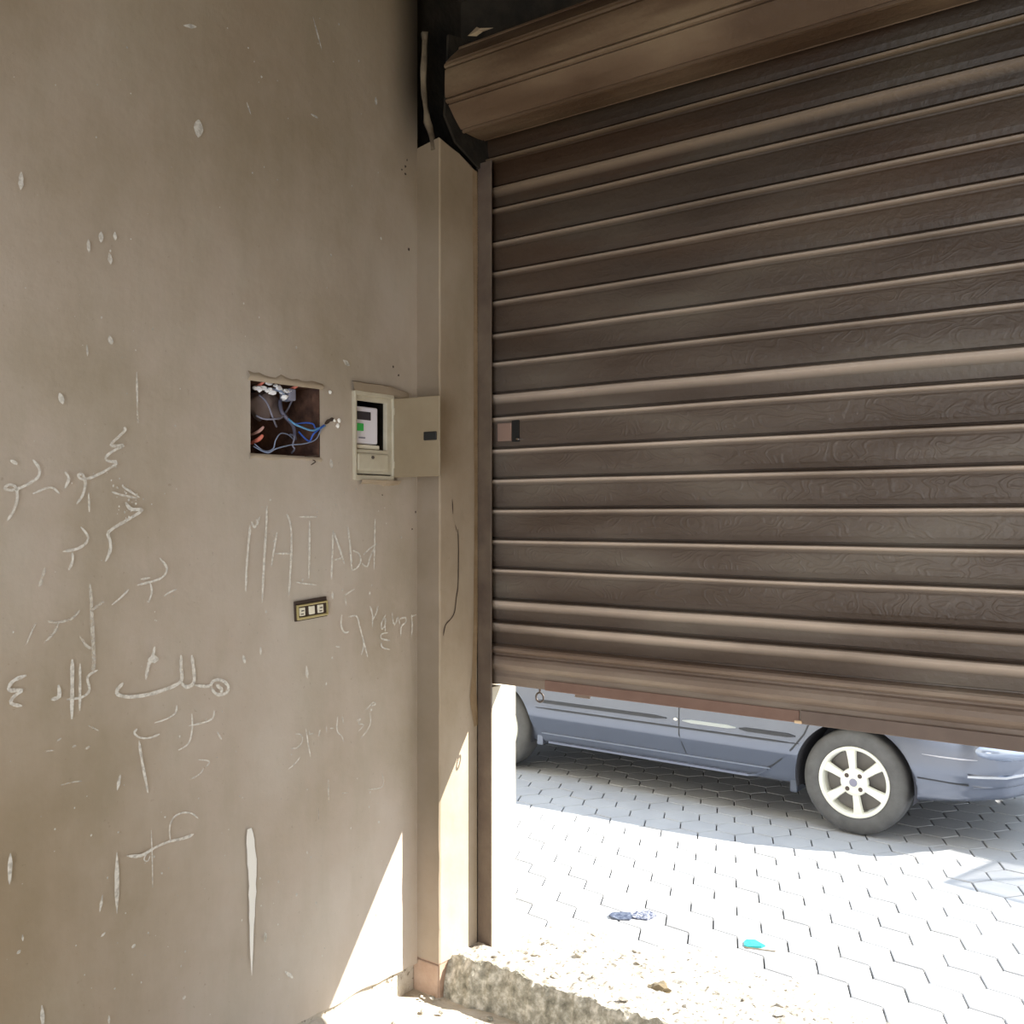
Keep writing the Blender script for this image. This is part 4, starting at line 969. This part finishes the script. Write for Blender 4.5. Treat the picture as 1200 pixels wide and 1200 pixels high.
# ------------------------------------------------------------------ LITTER AND STONES
def crumple(name, pts, z, m, label, cat, th=.012):
    bm = bmesh.new()
    P = [Vector(onz(z, *p)) for p in pts]; c = sum(P, Vector()) / len(P)
    top = [bm.verts.new(p + Vector((0, 0, .004 + th * random.random()))) for p in P]; low = [bm.verts.new((p.x, p.y, z)) for p in P]
    mid = [bm.verts.new(c.lerp(p, .5) + Vector((0, 0, th * (.5 + random.random())))) for p in P]; cc = bm.verts.new(c + Vector((0, 0, th)))
    n = len(P)
    for k in range(n):
        m_ = (k + 1) % n
        bm.faces.new((low[k], low[m_], top[m_], top[k])); bm.faces.new((top[k], top[m_], mid[m_], mid[k])); bm.faces.new((mid[k], mid[m_], cc))
    bm.faces.new(low[::-1])
    return link(name, bm, m, label=label, category=cat)
G = lambda x, y: (700 + x / 5.4545, 1040 + y / 5.4545)
crumple('crushed_packet', [G(75, 185), G(95, 168), G(150, 160), G(215, 172), G(222, 200), G(205, 212), G(140, 210), G(90, 202)], .001, M['navy'], 'crushed dark blue packet lying flat on the pale hexagonal pavers', 'litter', .008)
crumple('torn_wrapper', [G(222, 178), G(250, 165), G(340, 158), G(378, 182), G(360, 196), G(320, 212), G(260, 206), G(224, 198)], .001, mat('speckled_wrap', (.3, .33, .4), .6, ramp=[(.42, (.03, .04, .08)), (.6, (.3, .31, .36))], scale=90), 'speckled torn wrapper touching the crushed dark packet', 'litter', .008)
crumple('teal_wrapper', [G(938, 352), G(955, 342), G(1010, 345), G(1075, 378), G(1050, 388), G(960, 388), G(938, 376)], .001, M['teal'], 'small turquoise wrapper lying on the pavers', 'litter', .006)
bm = bmesh.new(); tube(bm, [onz(.004, *G(940, 382)), onz(.004, *G(1040, 395)), onz(.004, *G(1140, 408))], .0025, 6); link('thin_stick', bm, M['stone'], label='thin brown stick beside the turquoise wrapper', category='stick')
bm = bmesh.new(); p = onz(.07, *G(395, 690)); p = (p[0], p[1], zprof(p[0], p[1]) + .008); ico(bm, p, .03, 2, (1.2, .8, .6), .7, 5)
link('stone', bm, M['stone'], label='largest brown stone lying on the rubble outside the threshold', category='stone')
bm = bmesh.new(); rs = random.Random(11)
for _ in range(380):
    x = rs.uniform(-2.4, .6); y = 2.9 + abs(rs.gauss(.32, .2))
    if y > 3.85: continue
    s = rs.choice((.003, .004, .005, .006, .009, .013)); z = max(zprof(x, y), 0) + s * .2
    ico(bm, (x, y, z), s, 1, (rs.uniform(.8, 1.6), rs.uniform(.7, 1.3), .6), .8, rs.random() * 90)
link('gravel', bm, mat('gravel_stone', (.4, .36, .29), .95, ramp=[(.35, (.16, .14, .11)), (.65, (.5, .47, .41))], scale=14), kind='stuff', label='loose grit and small stones strewn over the threshold', category='gravel')
bm = bmesh.new()
for _ in range(160):
    x = rs.uniform(SW + .05, -1.3); y = rs.uniform(2.2, 2.79); s = rs.choice((.003, .004, .006, .01))
    ico(bm, (x, y, .008), s, 1, (1.2, 1, .6), .8, rs.random() * 90)
link('floor_grit', bm, M['ledge'], kind='stuff', label='mortar crumbs on the floor inside the doorway', category='grit')

# unseen awning added behind the car to cast a shadow on the pavers
aw = empty('shadow_awning', (1.2, 8.0, 0), label='unseen cloth awning added beyond the parked car to shade the pavers', category='awning')
def shd(px, py, h=2.6):   # where a thing at height h must stand to shade this street point
    x, y, z = onz(0, px, py); return Vector((x + 1.45 * h / 1.43, y + h / 1.43, h))
a0 = shd(1108, 1034); a1 = shd(1175, 1006); a2 = shd(1215, 1062); 
d1 = (a1 - a0).normalized(); d2 = (a2 - a0).normalized()
A1 = a0 + d1 * 2.6; A2 = a0 + d2 * 1.6; A3 = A1 + d2 * 1.6
bm = bmesh.new(); q = [a0, A1, A3, A2]
vs = [bm.verts.new(p) for p in q]; bm.faces.new(vs)
m_t = M['tarp']; nt = m_t.node_tree; bs = nt.nodes['Principled BSDF']; tr = nt.nodes.new('ShaderNodeBsdfTranslucent'); tr.inputs['Color'].default_value = (.75, .9, .95, 1)
tp = nt.nodes.new('ShaderNodeBsdfTransparent'); mx = nt.nodes.new('ShaderNodeMixShader'); mx.inputs[0].default_value = .28; ms = nt.nodes.new('ShaderNodeMixShader')
nt.links.new(bs.outputs[0], ms.inputs[1]); nt.links.new(tr.outputs[0], ms.inputs[2]); nt.links.new(ms.outputs[0], mx.inputs[1]); nt.links.new(tp.outputs[0], mx.inputs[2])
nt.links.new(mx.outputs[0], nt.nodes['Material Output'].inputs[0])
link('shadow_cloth', bm, m_t, aw)
bm = bmesh.new(); bm.faces.new([bm.verts.new(shd(*p, 2.62)) for p in ((1112, 996), (1165, 1009), (1240, 1024), (1300, 930), (1185, 925), (1130, 975))]); link('shade_panel', bm, mat('shade_panel_cloth', (.5, .5, .45), .9), aw)  # opaque panel added to widen the cast shadow
for p, q_ in ((a0, A1), (a0, A2), (a0, A3), (A1, A3), (A2, A3)):
    bm = bmesh.new(); tube(bm, [p, (p + q_) / 2, q_], .016, 8); link('shadow_awning_rib', bm, M['iron'], aw)
bm = bmesh.new(); tube(bm, [shd(1040, 1012), shd(1100, 1012), shd(1156, 1009)], .009, 8); link('shadow_cable', bm, M['iron'], aw)  # cable added for its thin shadow line
for p in (A1, A3):
    bm = bmesh.new(); tube(bm, [p, Vector((p.x, p.y, 0))], .02, 8); link('shadow_awning_pole', bm, M['iron'], aw)
settle(aw, ((A1.x + A3.x) / 2, (A1.y + A3.y) / 2, 0))

# ------------------------------------------------------------------ LIGHT
w = bpy.data.worlds.new('world'); bpy.context.scene.world = w; w.use_nodes = True
bg = w.node_tree.nodes['Background']
bg.inputs['Color'].default_value = (.76, .90, 1.10, 1); bg.inputs['Strength'].default_value = 1.55
sd = bpy.data.lights.new('sun', 'SUN'); sd.energy = 9.5; sd.angle = math.radians(.5); sd.color = (1, .95, .86)
so = bpy.data.objects.new('sun', sd); C.objects.link(so)
so.rotation_euler = Vector((1.45, 1, 1.43)).to_track_quat('Z', 'Y').to_euler(); so.location = (6, 8, 6)

al = bpy.data.lights.new('rear_fill_light', 'AREA'); al.shape = 'RECTANGLE'; al.size = 2.2; al.size_y = 2.2; al.energy = 56; al.color = (1, .97, .90)  # soft fill added behind the camera to brighten the room
ao = bpy.data.objects.new('rear_fill_light', al); C.objects.link(ao); ao.location = (-.2, -1.5, 1.25); ao.rotation_euler = (math.radians(90), 0, math.radians(-14))

# ------------------------------------------------------------------ CAMERA
cd = bpy.data.cameras.new('camera'); cd.sensor_width = 36; cd.lens = 36; cd.shift_y = 4 / 1200; cd.clip_start = .05
cam = bpy.data.objects.new('camera', cd); C.objects.link(cam)
cam.location = (0, 0, CAM_Z); cam.rotation_euler = (PI / 2, 0, math.radians(37.4))
sc = bpy.context.scene; sc.camera = cam
sc.view_settings.view_transform = 'Standard'; sc.view_settings.look = 'None'; sc.view_settings.exposure = .62
sc.cycles.use_denoising = True; sc.cycles.max_bounces = 8; sc.cycles.diffuse_bounces = 6
